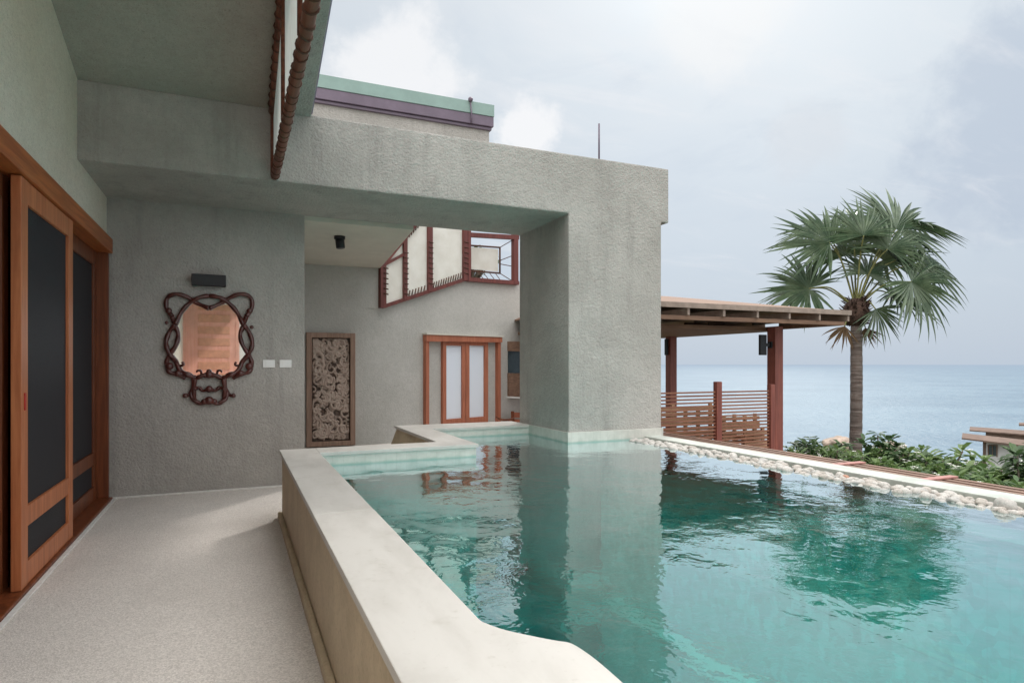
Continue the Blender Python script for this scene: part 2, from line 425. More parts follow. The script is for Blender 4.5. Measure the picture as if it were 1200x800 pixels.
fe = MB().box(-1.2, -1.165, -3, 7.96, 0, .012, .004).box(-1.26, .78, 7.955, 7.998, 0, .016, .004)
tag(fe.build('floor_edge_strip', M['floor_edge']), kind='structure')

# ------------------------------------------------------------------ main house over the terrace
XW = -1.265
SL = .28
def ceil_z(y): return 3.955 + SL * (6.6 - y)
house = empty('terrace_house', (-1.4, 4, 0), 'grey stucco house side over the terrace with orange wooden sliding doors and sloping roof', 'house')
w = MB()
w.ext([(XW, -3, 2.70), (XW, 8.0, 2.70), (XW, 8.0, ceil_z(8.0) + .1), (XW, 1.0, ceil_z(1.0) + .1), (XW, .98, 3.6), (XW, -3, 3.6)], (-.35, 0, 0))
w.box(XW - .35, XW, -3, 2.0, 0, 2.698)
w.build('side_wall', M['stucco_left'], house)
MB().box(-1.62, .775, 8.0, 8.26, 0, 3.30, .012).build('end_wall', M['stucco'], house)
# sloping roof slab; its underside is the ceiling
c = MB()
y0, y1 = 6.72, 1.0
c.ext([(-1.65, y0, ceil_z(y0)), (-1.65, y1, ceil_z(y1)), (-1.65, y1, ceil_z(y1) + .16), (-1.65, y0, ceil_z(y0) + .16)], (2.0, 0, 0))
c.build('ceiling', M['stucco_ceiling'], house)
e = MB()
e.ext([(.354, 6.598, ceil_z(6.598) - .03), (.354, y1, ceil_z(y1) - .03), (.354, y1, ceil_z(y1) + .2), (.354, 6.598, ceil_z(6.598) + .2)], (.345, 0, 0), .008)
e.build('roof_eave', M['stucco'], house)
e = MB()
e.ext([(.702, 6.598, ceil_z(6.598) + .0), (.702, y1, ceil_z(y1) + .0), (.702, y1, ceil_z(y1) + .22), (.702, 6.598, ceil_z(6.598) + .22)], (.012, 0, 0))
e.build('eave_lens_fringe', M['purple_fringe'], house)  # thin strip added to imitate purple lens fringing along the eave
# clerestory of lashed canvas under the eave
cl = MB()
zb = 3.285
rng = random.Random(3)
pts = [Vector((.36 + rng.uniform(-.004, .004), y, zb + rng.uniform(-.004, .004))) for y in np.linspace(6.58, 1.1, 30)]
cl.tube(pts, .038, 10)
pts = [Vector((.335, y, ceil_z(y) - .055)) for y in np.linspace(6.57, 1.1, 20)]
cl.tube(pts, .035, 8)
for y in (6.55, 5.05, 3.7, 2.3, 1.15):
    cl.tube([(.35, y, zb), (.35, y, ceil_z(y) - .05)], .032, 8)
cls = cl.build('clerestory_frame', M['wood_log'], house)
cv = MB()
ya = np.linspace(6.53, 1.15, 26)
vs = []; fs = []
for i, y in enumerate(ya):
    b_ = zb + .075; t_ = ceil_z(y) - .12
    for k in range(5):
        f = k / 4; vs.append((.345 + .012 * math.sin(f * 3.14) * math.sin(i * .9), y, b_ + (t_ - b_) * f))
for i in range(len(ya) - 1):
    for k in range(4): fs.append((i * 5 + k, i * 5 + k + 1, (i + 1) * 5 + k + 1, (i + 1) * 5 + k))
cv.add(vs, fs, True).build('canvas_blind', M['canvas'], cls)
la = MB()
for y in np.arange(6.5, 2.6, -.135):
    yy = y + rng.uniform(-.03, .03)
    rr = rng.uniform(.037, .040)
    ring = [(.36 + math.cos(a) * rr, yy + .015 * math.sin(a + yy * 9), zb + math.sin(a) * rr) for a in np.linspace(0, 2 * math.pi, 12, endpoint=False)]
    MB().tube(ring, .007, 5, closed=True).build('lashing', M['rope'], cls)
for y in np.arange(6.45, 2.9, -.12):
    z = ceil_z(y) - .055
    ring = [(.335 + math.cos(a) * .042, y + .012 * math.sin(a), z + math.sin(a) * .042) for a in np.linspace(0, 2 * math.pi, 10, endpoint=False)]
    MB().tube(ring, .007, 5, closed=True).build('lashing', M['rope'], cls)

# sliding doors
MB().box(XW - .30, -1.205, 2.0, 7.97, 2.645, 2.80, .006).build('door_header', M['wood_y'], house)
MB().box(XW - .30, -1.202, 1.5, 7.95, -.01, .028, .008).build('threshold', M['wood_dark'], house)
MB().box(XW - .31, -1.25, 1.9, 2.0, .029, 2.643, .005).build('door_jamb', M['wood_dark'], house)
j = MB().box(XW - .30, -1.235, 7.90, 7.955, .029, 2.643, .005)
j.build('door_jamb', M['wood_dark'], house)
def leaf(xf, th, ya, yb, z0, z1, stile, mat, name='sliding_door', lock=None, mid=.376, bottom=.147, rail=.13):
    m = MB()
    m.box(xf - th, xf, ya, ya + stile, z0, z1, .004); m.box(xf - th, xf, yb - stile, yb, z0, z1, .004)
    e = .0015
    m.box(xf - th + e, xf - e, ya + stile - .003, yb - stile + .003, z1 - .15, z1 - .002, .003)
    m.box(xf - th + e, xf - e, ya + stile - .003, yb - stile + .003, z0 + .002, z0 + bottom, .003)
    m.box(xf - th + e, xf - e, ya + stile - .003, yb - stile + .003, z0 + mid, z0 + mid + rail, .003)
    o = m.build(name, mat, house)
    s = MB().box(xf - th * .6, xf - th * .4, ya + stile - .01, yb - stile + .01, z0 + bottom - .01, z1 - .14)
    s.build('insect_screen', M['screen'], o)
    if lock:
        MB().box(xf - .0, xf + .006, lock - .017, lock + .017, 1.16, 1.27, .003).build('lock_plate', M['red_lock'], o)
    return o
leaf(-1.225, .055, 4.86, 6.24, .030, 2.635, .14, M['wood_z'], lock=4.93)
leaf(-1.34, .05, 6.1, 7.896, .030, 2.642, .14, M['wood_dark'])
l3 = leaf(-1.325, .05, 3.3, 4.99, .030, 2.642, .13, M['wood_dark'])
b_ = MB().box(-1.325, -1.318, 4.60, 4.73, 1.10, 1.24, .004)
b_.build('lock_plate', M['brass'], l3)
# dark interior behind the doors and the end of the terrace behind the viewer
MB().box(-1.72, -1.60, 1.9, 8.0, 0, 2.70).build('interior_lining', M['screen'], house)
MB().box(-1.75, 1.2, -3.3, -3.0, -.01, 3.62).build('terrace_end_wall', M['back_wall'], house)
d = MB().box(-1.30, -1.18, -3.0, -2.94, 0, 3.5, .005).box(.02, .12, -3.0, -2.94, 0, 3.5, .005).box(-1.18, .02, -2.998, -2.945, 3.35, 3.5)
d.box(-1.18, .02, -2.998, -2.955, 0, 3.35)
dd = d.build('end_door', M['salmon'], house)
MB().box(-1.26, .28, -2.999, -1.0, 3.08, 3.2, .01).build('added_shade_slab', M['back_wall'], house)  # unseen slab added to cast the diagonal shadow reflected in the mirror
lv = MB()
for z in np.arange(1.0, 3.2, .32): lv.box(-.9, -.12, -2.955, -2.93, z, z + .2, .004)
lv.build('louver', M['louver'], dd)

# ------------------------------------------------------------------ portal over the pool
portal = MB()
prof = [(-1.62, 3.25), (3.64, 3.25), (3.64, -.6), (4.985, -.6), (4.985, 3.262), (5.10, 3.262), (5.10, 3.955), (-1.62, 3.955)]
portal.ext([(x, 6.6, z) for x, z in prof], (0, 1.42, 0), .018)
po = portal.build('concrete_portal', M['stucco'])
tag(po, 'rough grey stucco portal with thick pier standing in the pool and long overhead beam', 'portal')
pl = MB()
pl.box(3.62, 5.003, 6.582, 6.598, .2, .644, .004).box(3.622, 3.638, 6.5985, 8.04, .2, .6435, .004).box(4.988, 5.002, 6.5985, 8.04, .2, .6435, .004)
pl.build('plinth', M['tile'], po)
# thin rod on the portal
p = hit(702, 186, (0, 6.75, 0), (0, 1, 0))
rod = MB().tube([(p.x, 6.75, 3.95), (p.x, 6.75, hit(702, 145, (0, 6.75, 0), (0, 1, 0)).z)], .011, 6).tube([(p.x, 6.75, 3.95), (p.x, 6.75, 3.97)], .03, 8)
tag(rod.build('roof_rod', M['purple_metal']), 'thin dark metal rod standing upright on top of the portal beam', 'rod')

# ------------------------------------------------------------------ rear house
rear = empty('rear_house', (2.4, 11.5, 0), 'pale grey rear house behind the pool with lashed white blinds under its roof', 'house')
A = Vector((2.42, 11.5, 0)); Wd = Vector((.9455, .3256, 0)); Nn = Vector((.3256, -.9455, 0))
def on(u, v, d=0.0): return hit(u, v, A + Nn * d, Nn)
def pxp(mb, pts, d0, d1, bev=0): 
    P = [on(u, v) + Nn * d0 for u, v in pts]
    return mb.ext(P, Nn * (d1 - d0), bev)
def at(t, z): return A + Wd * t + Vector((0, 0, z))
zc = 3.20
# left straight wall
MB().box(-1.6, 1.98, 11.5, 11.75, 0, 2.47).box(-1.6, 2.419, 11.5, 11.75, 2.47, 4.7).box(-1.62, .3, 8.262, 11.498, 0, 3.195).build('wall', M['stucco_rear'], rear)
wl = MB()
wb = [at(.002, 0), at(5, 0)]
top = [None, on(604, 330.5), on(545, 328), on(447, 360.5)]
T0 = .44; sl_ = (top[2].z - top[3].z) / ((top[2] - A).dot(Wd) - (top[3] - A).dot(Wd))
wl.ext([at(T0, 0), at(5, 0), at(5, top[1].z), top[1], top[2], at(T0, top[3].z + sl_ * T0)], -Nn * .25)
bz = [Vector((1.98, 11.5, 0)), Vector((2.42, 11.5, 0)), at(T0, 0)]; vs = []
for i in range(11):
    f = i / 10; p = bz[0] * (1 - f) ** 2 + bz[1] * 2 * f * (1 - f) + bz[2] * f * f
    vs += [(p.x, p.y, 0), (p.x, p.y, 2.475 + max(0, (p.x - 2.42)) * sl_)]
wl.add(vs, [(2 * i, 2 * i + 2, 2 * i + 3, 2 * i + 1) for i in range(10)], True)
wl.build('wall', M['stucco_rear'], rear)
# ceiling of the passage
ce = MB()
ce.ext([(-1.6, 8.03, zc), (2.13, 8.03, zc), (2.42, 11.46, zc), (2.42, 11.498, zc), (-1.6, 11.498, zc)], (0, 0, .12))
ce.build('ceiling', M['plaster_rear'], rear)
# clerestory with white blinds
cf = MB()
def pbar(mb, p, q, w, d0=.0, d1=.09):
    p = Vector(p); q = Vector(q); t = (q - p).normalized(); n = Vector((-t.y, t.x)) * (w / 2)
    pxp(mb, [tuple(p + n), tuple(q + n), tuple(q - n), tuple(p - n)], d0, d1)
pbar(cf, (446.6, 361), (446.6, 307), 6.5)                 # left post
pbar(cf, (447, 359.5), (546, 326.5), 4, .002, .085) # sill
pbar(cf, (447, 311), (489, 258), 4.2, .003, .088)   # raking rafter
pbar(cf, (448, 311), (473, 297.5), 3, .004, .08)
for u, wd, v0, v1 in ((472.5, 4, 281, 352), (501.5, 5, 250, 342), (543, 5.5, 240, 329)):
    pbar(cf, (u, v1), (u, v0), wd, .001, .094)
cfo = cf.build('clerestory_frame', M['wood_red'], rear)
bl = MB()
for poly in ([(449.5, 358), (471.5, 350), (471.5, 300), (449.5, 312)], [(452, 309), (471.5, 297), (471.5, 284)],
             [(474, 349), (499.5, 340.5), (499.5, 250), (483, 264), (474, 276)], [(503.5, 339.5), (541, 326.5), (541, 240), (503.5, 240)]):
    pxp(bl, poly, .02, .032)
bl.build('canvas_blind', M['canvas'], cfo)
lc = MB()
for (p, q, n) in (((504, 335), (541, 322), 13), ((474.5, 345), (499, 337), 7), ((476, 278), (499, 254), 9)):
    for i in range(n):
        f = (i + .3) / n; u = p[0] + (q[0] - p[0]) * f; v = p[1] + (q[1] - p[1]) * f
        MB().tube([on(u, v - 3, -0.0) + Nn * .04, on(u - 2, v + 4) + Nn * .06], .011, 4).build('lashing', M['rope'], cfo)
for u in (449, 472.5, 501.5, 543):
    for v in np.arange(284, 345, 6.0):
        if u == 543 and v > 322: continue
        if u == 472.5 and v < 292: continue
        if u == 501.5 and v > 336: continue
        if u == 449 and v < 314: continue
        MB().tube([on(u - 2.6, v) + Nn * .10, on(u + 2.6, v + 1.5) + Nn * .10], .012, 4).build('lashing', M['rope'], cfo)
# box window with hanging blind
bw = MB()
pbar(bw, (547, 240), (547, 330), 3, .0, .1)
pbar(bw, (545, 327.5), (605, 332), 4.5, .003, .095); pbar(bw, (545, 275.5), (605, 279), 5, .004, .097); pbar(bw, (601.5, 272), (601.5, 333), 5, .001, .1)
bwo = bw.build('window', M['wood_red'], rear)
ib = MB(); pxp(ib, [(560, 288), (591, 290.5), (591, 317), (560, 314)], -.22, -.205)
ib.build('hanging_blind', M['canvas'], bwo)
ifr = MB()
fr_ = [(558, 286), (593, 288.5), (593, 319), (558, 316)]
for i in range(4): ifr.tube([on(*fr_[i]) - Nn * .2, on(*fr_[(i + 1) % 4]) - Nn * .2], .02, 6)
for a_, b_ in (((549, 279), (558, 286)), ((599, 282), (593, 288.5)), ((599, 329), (593, 319)), ((549, 326), (558, 316)), ((599, 300), (593, 304)), ((599, 312), (593, 308)),
               ((566, 327), (566, 316.5)), ((572, 328), (573, 317)), ((579, 328), (580, 317.5)), ((586, 329), (587, 318))):
    ifr.tube([on(*a_) + Nn * .02, on(*b_) - Nn * .2], .009, 4)
ifr.build('blind_frame', M['rope'], bwo)
# french door
fd = MB()
pbar(fd, (497.7, 500), (497.7, 394), 3.6, .0, .10); pbar(fd, (581.8, 497), (581.8, 395), 3, .0, .10)
pxp(fd, [(495.5, 392.3), (584, 395.3), (584, 401.2), (495.5, 400)], .002, .13)
fdo = fd.build('french_door', M['wood_door'], rear)
cp = MB(); pxp(cp, [(494.8, 390.3), (585, 393.6), (584.5, 395.2), (495, 392.2)], .0, .15)
cp.build('door_cap', M['plaster_rear'], fdo)
for x0, x1 in ((516.6, 543.2), (543.7, 569.5)):
    lf = MB(); t0 = 400.6; yb0 = 497
    pxp(lf, [(x0, t0), (x0 + 4, t0), (x0 + 4, yb0), (x0, yb0)], .0, .07); pxp(lf, [(x1 - 4, t0), (x1, t0), (x1, yb0), (x1 - 4, yb0)], .001, .07)
    pxp(lf, [(x0 + 3.9, t0), (x1 - 3.9, t0), (x1 - 3.9, t0 + 4.6), (x0 + 3.9, t0 + 4)], .002, .068)
    pxp(lf, [(x0 + 3.9, 491 - (x0 - 516) * .07), (x1 - 3.9, 489.5 - (x0 - 516) * .07), (x1 - 3.9, yb0), (x0 + 3.9, yb0)], .003, .067)
    lo = lf.build('door_leaf', M['wood_door'], fdo)
    g = MB(); pxp(g, [(x0 + 3.5, t0 + 3), (x1 - 3.5, t0 + 3), (x1 - 3.5, yb0 - 3), (x0 + 3.5, yb0 - 3)], .02, .03)
    g.build('frosted_pane', M['frosted'], lo)
# small window at the right
sw = MB(); pxp(sw, [(594.5, 400), (612, 400.5), (612, 412), (594.5, 411)], .0, .08); sw.build('window_head', M['roof_tan'], rear)
sw = MB(); pxp(sw, [(594.5, 437), (612, 437.5), (612, 465), (594.5, 464)], .0, .07)
swo = sw.build('window_panel', M['roof_tan'], rear)
g = MB(); pxp(g, [(595, 411.2), (612, 412.2), (612, 437), (595, 436.8)], .0, .02); g.build('dark_pane', M['house_window'], swo)
g = MB(); pxp(g, [(593.8, 464.2), (612, 465.2), (612, 467), (593.8, 466)], .0, .1); g.build('sill', M['white_plastic'], swo)
# roof block with teal and purple gutter seen over the portal
Yr = 8.3
def ry(u, v): return hit(u, v, (0, Yr, 0), (0, 1, 0))
xr = ry(578, 150).x; ztop = ry(500, 112).z
pz = lambda v: ry(560, v).z
MB().box(-1.6, xr - .04, Yr + .05, Yr + .75, 3.958, pz(146), .01).build('roof_parapet', M['stucco'], rear)
q = MB().box(-1.6, xr, Yr - .02, Yr + .8, pz(146.5), pz(135), .006).box(-1.6, xr - .02, Yr + .01, Yr + .78, pz(150), pz(147), .004)
q.build('gutter', M['purple_metal'], rear)
MB().box(-1.6, xr + .005, Yr - .03, Yr + .8, pz(134.8), pz(121), .004).build('roof_flashing', M['teal_metal'], rear)
xx = ry(550, 130).x
MB().ball((xx, Yr - .05, pz(120)), .035).tube([(xx, Yr - .04, pz(121)), (xx + .02, Yr - .05, pz(140)), (xx + .02, Yr - .04, pz(147))], .010, 6).build('wire', M['purple_metal'], rear)

# carved panel beside the passage
PC = lambda u, v: hit(u, v, (0, 11.495, 0), (0, 1, 0))
a0, a1 = PC(358.5, 0).x, PC(415.5, 0).x
zt, zb_ = PC(387, 390).z, PC(387, 522).z
cpn = empty('carved_panel', ((a0 + a1) / 2, 11.49, zb_), 'tall carved wooden relief panel with scrolling foliage in a plain brown frame', 'carved panel')
fm = MB(); fw = .088
fm.box(a0, a0 + fw, 11.40, 11.495, zb_, zt, .008).box(a1 - fw, a1, 11.40, 11.495, zb_, zt, .008)
fm.box(a0 + fw - .002, a1 - fw + .002, 11.402, 11.495, zt - fw, zt - .002, .008).box(a0 + fw - .002, a1 - fw + .002, 11.402, 11.495, zb_ + .002, zb_ + fw, .008)
fm.build('frame', M['relief_frame'], cpn)
W_, Hh = (a1 - a0 - 2 * fw), (zt - zb_ - 2 * fw)
nx, nz = 110, 300
gx, gz_ = np.meshgrid(np.linspace(0, W_, nx), np.linspace(0, Hh, nz))
hgt = np.zeros_like(gx); rg = np.random.RandomState(5)
for k in range(230):
    cx, cz = rg.uniform(.03, W_ - .03), rg.uniform(.03, Hh - .03)
    r0 = rg.uniform(.04, .13); th0 = rg.uniform(0, 6.28); hand = rg.choice([-1, 1]); wd = rg.uniform(.016, .036); hh = rg.uniform(.35, 1.0)
    tt = np.linspace(0, rg.uniform(3, 7.5), 26)
    px = cx + r0 * np.exp(-tt * .22) * np.cos(th0 + hand * tt); pzz = cz + r0 * np.exp(-tt * .22) * np.sin(th0 + hand * tt) * 1.15
    sel = (np.abs(gx - cx) < r0 + .04) & (np.abs(gz_ - cz) < r0 * 1.15 + .04)
    if not sel.any(): continue
    dd_ = np.min((gx[sel][:, None] - px) ** 2 + (gz_[sel][:, None] - pzz) ** 2, axis=1) ** .5
    val = hh * np.clip(1 - (dd_ / wd) ** 2, 0, 1) ** .5
    hgt[sel] = np.maximum(hgt[sel], val)
edge = np.minimum(np.minimum(gx, W_ - gx) / .02, np.minimum(gz_, Hh - gz_) / .02).clip(0, 1)
hgt *= edge
rm = MB(); vs = [(a0 + fw + gx[j, i], 11.485 - .062 * hgt[j, i], zb_ + fw + gz_[j, i]) for j in range(nz) for i in range(nx)]
rm.add(vs, [(j * nx + i, j * nx + i + 1, (j + 1) * nx + i + 1, (j + 1) * nx + i) for j in range(nz - 1) for i in range(nx - 1)], True)
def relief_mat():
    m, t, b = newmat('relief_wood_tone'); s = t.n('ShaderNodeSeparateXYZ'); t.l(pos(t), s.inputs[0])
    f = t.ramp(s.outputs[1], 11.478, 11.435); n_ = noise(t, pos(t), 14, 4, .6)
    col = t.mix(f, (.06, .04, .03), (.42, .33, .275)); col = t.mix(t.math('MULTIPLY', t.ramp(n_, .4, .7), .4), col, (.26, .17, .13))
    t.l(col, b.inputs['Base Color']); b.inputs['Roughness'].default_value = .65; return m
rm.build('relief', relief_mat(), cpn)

# spotlight on the passage ceiling
sp = hit(398, 277, (0, 0, zc), (0, 0, 1))
so = MB().tube([(sp.x, sp.y, zc + .0), (sp.x, sp.y, zc - .04)], .075, 14).tube([(sp.x, sp.y, zc - .03), (sp.x + .01, sp.y - .02, zc - .16)], .06, 14).tube([(sp.x, sp.y, zc - .03), (sp.x, sp.y, zc - .07)], .02, 8)
tag(so.build('ceiling_spotlight', M['black']), 'small black spotlight fixed to the passage ceiling above the carved panel', 'spotlight')

# ------------------------------------------------------------------ things on the end wall
PW = lambda u, v, d=0.0: hit(u, v, (0, 8.0 - d, 0), (0, 1, 0))
mz = lambda x, y, d=0.0: PW(185 + x / 4.708, 310 + y / 4.708, d)
mirror = empty('wall_mirror', mz(282, 460), 'ornate dark red carved mirror with looping vine frame on the grey wall', 'mirror')
mf = MB()
def mirx(p): return [(566 - x, y) for x, y in p]
strands = []
T1 = [(78, 285), (48, 240), (52, 185), (100, 163), (160, 178), (215, 212), (282, 240)]
T2 = [(95, 330), (130, 262), (175, 212), (225, 182), (282, 172)]
L1 = [(78, 285), (92, 330), (112, 385), (98, 445), (62, 500), (48, 545), (62, 590), (110, 605), (150, 625)]
L2 = [(95, 330), (62, 375), (45, 430), (58, 480), (95, 530), (122, 580), (165, 610), (205, 622)]
L3 = [(62, 500), (95, 520), (118, 555), (140, 552), (134, 536)]
B1 = [(110, 605), (160, 600), (205, 625), (245, 612), (282, 600)]
B2 = [(240, 625), (238, 590), (222, 583), (214, 592)]
P1 = [(195, 625), (190, 680), (172, 712), (156, 728), (150, 712)]
P2 = [(205, 630), (198, 690), (205, 745), (238, 766), (282, 748)]
P3 = [(200, 690), (225, 676), (250, 695), (282, 682)]
P4 = [(182, 700), (190, 740), (230, 762)]
for st, r0 in ((T1, .030), (T2, .030), (L1, .030), (L2, .031), (L3, .022), (B1, .030), (B2, .019), (P1, .022), (P2, .029), (P3, .023), (P4, .026)):
    for s_ in (st, mirx(st)):
        k = 0.05
        P = crom([mz(x, y, .035 + .02 * math.sin(i * 1.9 + r0 * 900)) for i, (x, y) in enumerate(s_)], 7)
        r0 = r0 * (1 if s_ is st else 1)
        rr = [.8 * r0 * (1 + .12 * math.sin(i * .8)) for i in range(len(P))]
        if st in (L3, B2, P1): rr = [r * (1 - .35 * i / len(P)) for i, r in enumerate(rr)]
        mf.tube(P, rr, 9)
for x, y, r in ((282, 606, .045), (282, 686, .04), (282, 750, .05), (282, 590, .03), (262, 612, .028), (304, 612, .028), (60, 255, .035), (506, 255, .035), (62, 560, .045), (504, 560, .045), (110, 600, .04), (456, 600, .04),
                (150, 722, .028), (416, 722, .028), (256, 755, .035), (310, 755, .035), (48, 320, .02), (518, 345, .022)):
    c_ = mz(x, y, .05); mf.ball(c_, r, (1, .8, 1), 2)
mfo = mf.build('frame', M['mirror_wood'], mirror)
gp = [(195, 205), (250, 230), (283, 238), (330, 230), (385, 205), (425, 265), (465, 330), (458, 390), (492, 490), (455, 560), (385, 625), (330, 612), (240, 612), (200, 630), (155, 605), (115, 560), (80, 495), (112, 435), (116, 380), (100, 330), (140, 265)]
MB().ext([mz(x, y, .012) for x, y in gp], (0, .01, 0)).build('mirror_glass', M['mirror'], mirror)
a = PW(225, 322); b = PW(265, 337)
lp = MB().box(a.x, b.x, 7.88, 7.975, b.z, a.z, .006).box(a.x + .12, b.x - .12, 7.974, 7.999, b.z + .03, a.z - .03)
tag(lp.build('wall_lamp', M['black']), 'flat black box wall lamp directly above the carved mirror', 'wall lamp')
for (u0, u1, lab) in ((308, 322, 'white light switch plate right of the mirror, the one nearer the mirror'), (327.5, 341.5, 'white light switch plate right of the mirror, the one nearer the wall corner')):
    a = PW(u0, 421.5); b = PW(u1, 430.5)
    o = MB().box(a.x, b.x, 7.985, 7.999, b.z, a.z, .003).build('light_switch', M['white_plastic'])
    tag(o, lab, 'light switch', 'light switches beside the mirror')
    MB().box(a.x + .03, b.x - .03, 7.979, 7.9845, b.z + .015, a.z - .015, .002).build('rocker', M['white_plastic'], o)

# ------------------------------------------------------------------ swimming pool
ZC = .644; ZW = .515
pool = empty('swimming_pool', (2.5, 3, 0), 'raised green stone swimming pool with broad cream coping', 'pool')
cur = [(558, 721), (563, 726), (569, 729), (592, 737), (633, 746), (655, 750), (667, 752), (679, 758), (700, 773), (729, 798)]
curve = [hit(u, v, (0, 0, ZC), (0, 0, 1)) for u, v in cur]
curve = crom(curve, 4)
inner = [(.712, 6.0), (.712, 3.54)], [(.712, 3.536)] + [(p.x, p.y) for p in curve] + [(.92, 1.2), (.94, -3)]
def zext(pts, z0, z1, bev=0): return MB().ext([(x, y, z0) for x, y in pts], (0, 0, z1 - z0), bev)
zext([(.387, 3.5385), (.387, 6.35), (.7105, 6.35), (.7105, 3.5385)], ZC - .035, ZC, .005).build('coping', M['coping_shaded'], pool)['label'] = 'greyer far slab of the long cream coping'
near_poly = [(.387, -3), (.387, 3.535)] + inner[1]
zext(near_poly, ZC - .035, ZC, .004).build('coping', M['coping'], pool)
zext([(.7125, 6.0), (.7125, 6.35), (1.931, 6.35), (1.931, 7.65), (1.931, 8.25), (3.62, 8.25), (3.62, 7.66), (2.27, 7.66), (2.27, 6.0)], ZC - .035, ZC, .005).build('coping', M['coping'], pool)
# walls below the coping
wp = [(.407, -3), (.407, 6.33), (.69, 6.33)] + [(.69, 6.0)] + [(x - .03, y) for x, y in inner[1]]
zext([(.41, -3), (.41, 6.325), (.665, 6.325), (.665, -3)], 0, ZC - .0355).build('outer_wall', M['clad'], pool)
aw = MB()
aw.ext([(1.958, 6.36, .608), (1.958, 8.23, .608), (1.958, 8.23, 0), (1.958, 6.36, 0)], (.27, 0, 0))
aw.ext([(1.957, 8.225, .607), (1.957, 6.3, .607), (1.80, 6.3, 0), (1.80, 8.5, 0)], (.01, 0, 0))
aw.box(.666, 2.2, 6.05, 6.32, 0, ZC - .036)
aw.build('outer_wall', M['clad'], pool)
tr_ = MB().box(.372, .409, -3, 6.36, -.005, .06, .014).box(.373, 1.9, 6.326, 6.362, -.004, .058, .012)
tr_.build('base_trim', M['clad'], pool)
# basin lining
ZF = -.42
bs = MB()
lin = [(.69, 6.02)] + [(x - .02, y) for x, y in inner[1]]
poly = [(x, y) for x, y in lin] + [(.60, -3), (.60, 6.02)]
zext(poly, ZF, ZC - .0352).build('pool_lining', M['tile'], pool)
bs.box(.60, 2.25, 6.02, 6.1, ZF, ZC - .0352).box(2.2, 2.252, 6.1, 7.68, ZF, ZC - .0353).box(2.2, 3.66, 7.68, 7.78, ZF, ZC - .0354)
bs.box(.3, 5.0, -3, 8.2, ZF - .3, ZF)
bs.build('pool_lining', M['tile'], pool)
MB().box(4.07, 4.46, -3, 6.58, ZF, .435, .01).build('shelf', M['tile'], pool)
MB().box(4.42, 4.75, -3, 6.58, ZF, .496).build('pebble_bed', M['sand'], pool)
MB().box(4.715, 4.965, -3, 6.597, .46, .552, .008).build('edge_coping', M['coping_edge'], pool)
MB().box(4.735, 4.95, -3, 6.6, -1.2, .459).build('edge_wall', M['inner_coping'], pool)
MB().box(.5, 4.7, -3.2, -3.0, ZF, ZC).build('outer_wall', M['clad'], pool)
# water body
wt = MB()
wpoly = [(.70, 6.03)] + [(x - .015, y) for x, y in inner[1]] + [(4.60, -2.99), (4.60, 6.59), (3.63, 6.59), (3.63, 7.70), (2.24, 7.70), (2.24, 6.03)]
wt.ext([(x, y, ZF + .005) for x, y in wpoly], (0, 0, ZW - ZF - .005))
tag(wt.build('pool_water', M['water']), kind='structure')

# pebbles
prng = random.Random(11)
pm = []
for k in range(7):
    bm = bmesh.new(); bmesh.ops.create_icosphere(bm, subdivisions=3, radius=.5)
    sc = (prng.uniform(.85, 1.15), prng.uniform(.7, 1.0), prng.uniform(.5, .75)); of = prng.uniform(0, 50)
    for v in bm.verts:
        d_ = 1 + .22 * mnoise.noise(v.co * 1.6 + Vector((of, 0, 0)))
        v.co = Vector((v.co.x * sc[0], v.co.y * sc[1], v.co.z * sc[2])) * d_
    o = MB().bm(bm, 0, True).build('pebble', [M['pebble'], M['pebble'], M['pebble2'], M['pebble'], M['pebble_warm'], M['pebble_warm'], M['pebble_dull']][k]); pm.append(o)
plab = 'white rounded pebble in the strip along the sea side of the pool'
used = set(); spots = []
y = 6.5
while y > 1.9:
    for x in (4.46, 4.51, 4.56, 4.61, 4.66):
        s_ = prng.choice([prng.uniform(.045, .07), prng.uniform(.05, .085), prng.uniform(.06, .105)])
        spots.append((x + prng.uniform(-.03, .03), y + prng.uniform(-.03, .03), s_))
    y -= .062
for x in np.linspace(4.5, 4.66, 3):
    pass
spots = [s for s in spots if prng.random() < .96]
spots.sort(key=lambda q: q[1])
far_ = MB()
for (x, y, s_) in spots[285:]:
    far_.ball((x, y, .496 + s_ * .24), s_ * .5, (prng.uniform(.85, 1.15), prng.uniform(.8, 1.1), prng.uniform(.5, .75)), 2)
tag(far_.build('far_pebbles', M['pebble']), 'far end of the white pebble strip close to the pier', 'pebbles', kind='stuff')
for i, (x, y, s_) in enumerate(spots[:285]):
    k = prng.randrange(7)
    if k not in used: o = pm[k]; used.add(k)
    else: o = pm[k].copy(); COL.objects.link(o)
    o.location = (x, y, .496 + s_ * .24); o.scale = (s_, s_, s_); o.rotation_euler = (prng.uniform(-.3, .3), prng.uniform(-.3, .3), prng.uniform(0, 6.3))
    tag(o, plab, 'pebble', 'pebbles along the pool edge')
for (u, v, s_, mt, lab) in ((1003, 557, .075, 'pebble_orange', 'terracotta coloured stone among the white pebbles near the palm'), (1178, 594, .145, 'pebble_grey', 'large grey speckled stone among white pebbles at the right pool edge')):
    p = hit(u, v, (0, 0, .53), (0, 0, 1))
    o = pm[0].copy(); o.data = pm[0].data.copy(); o.data.materials[0] = M[mt]; COL.objects.link(o)
    o.location = (min(p.x, 4.60), p.y, .496 + s_ * .28); o.scale = (s_, s_, s_); o.rotation_euler = (0, 0, 1)
    tag(o, lab, 'pebble', 'pebbles along the pool edge')

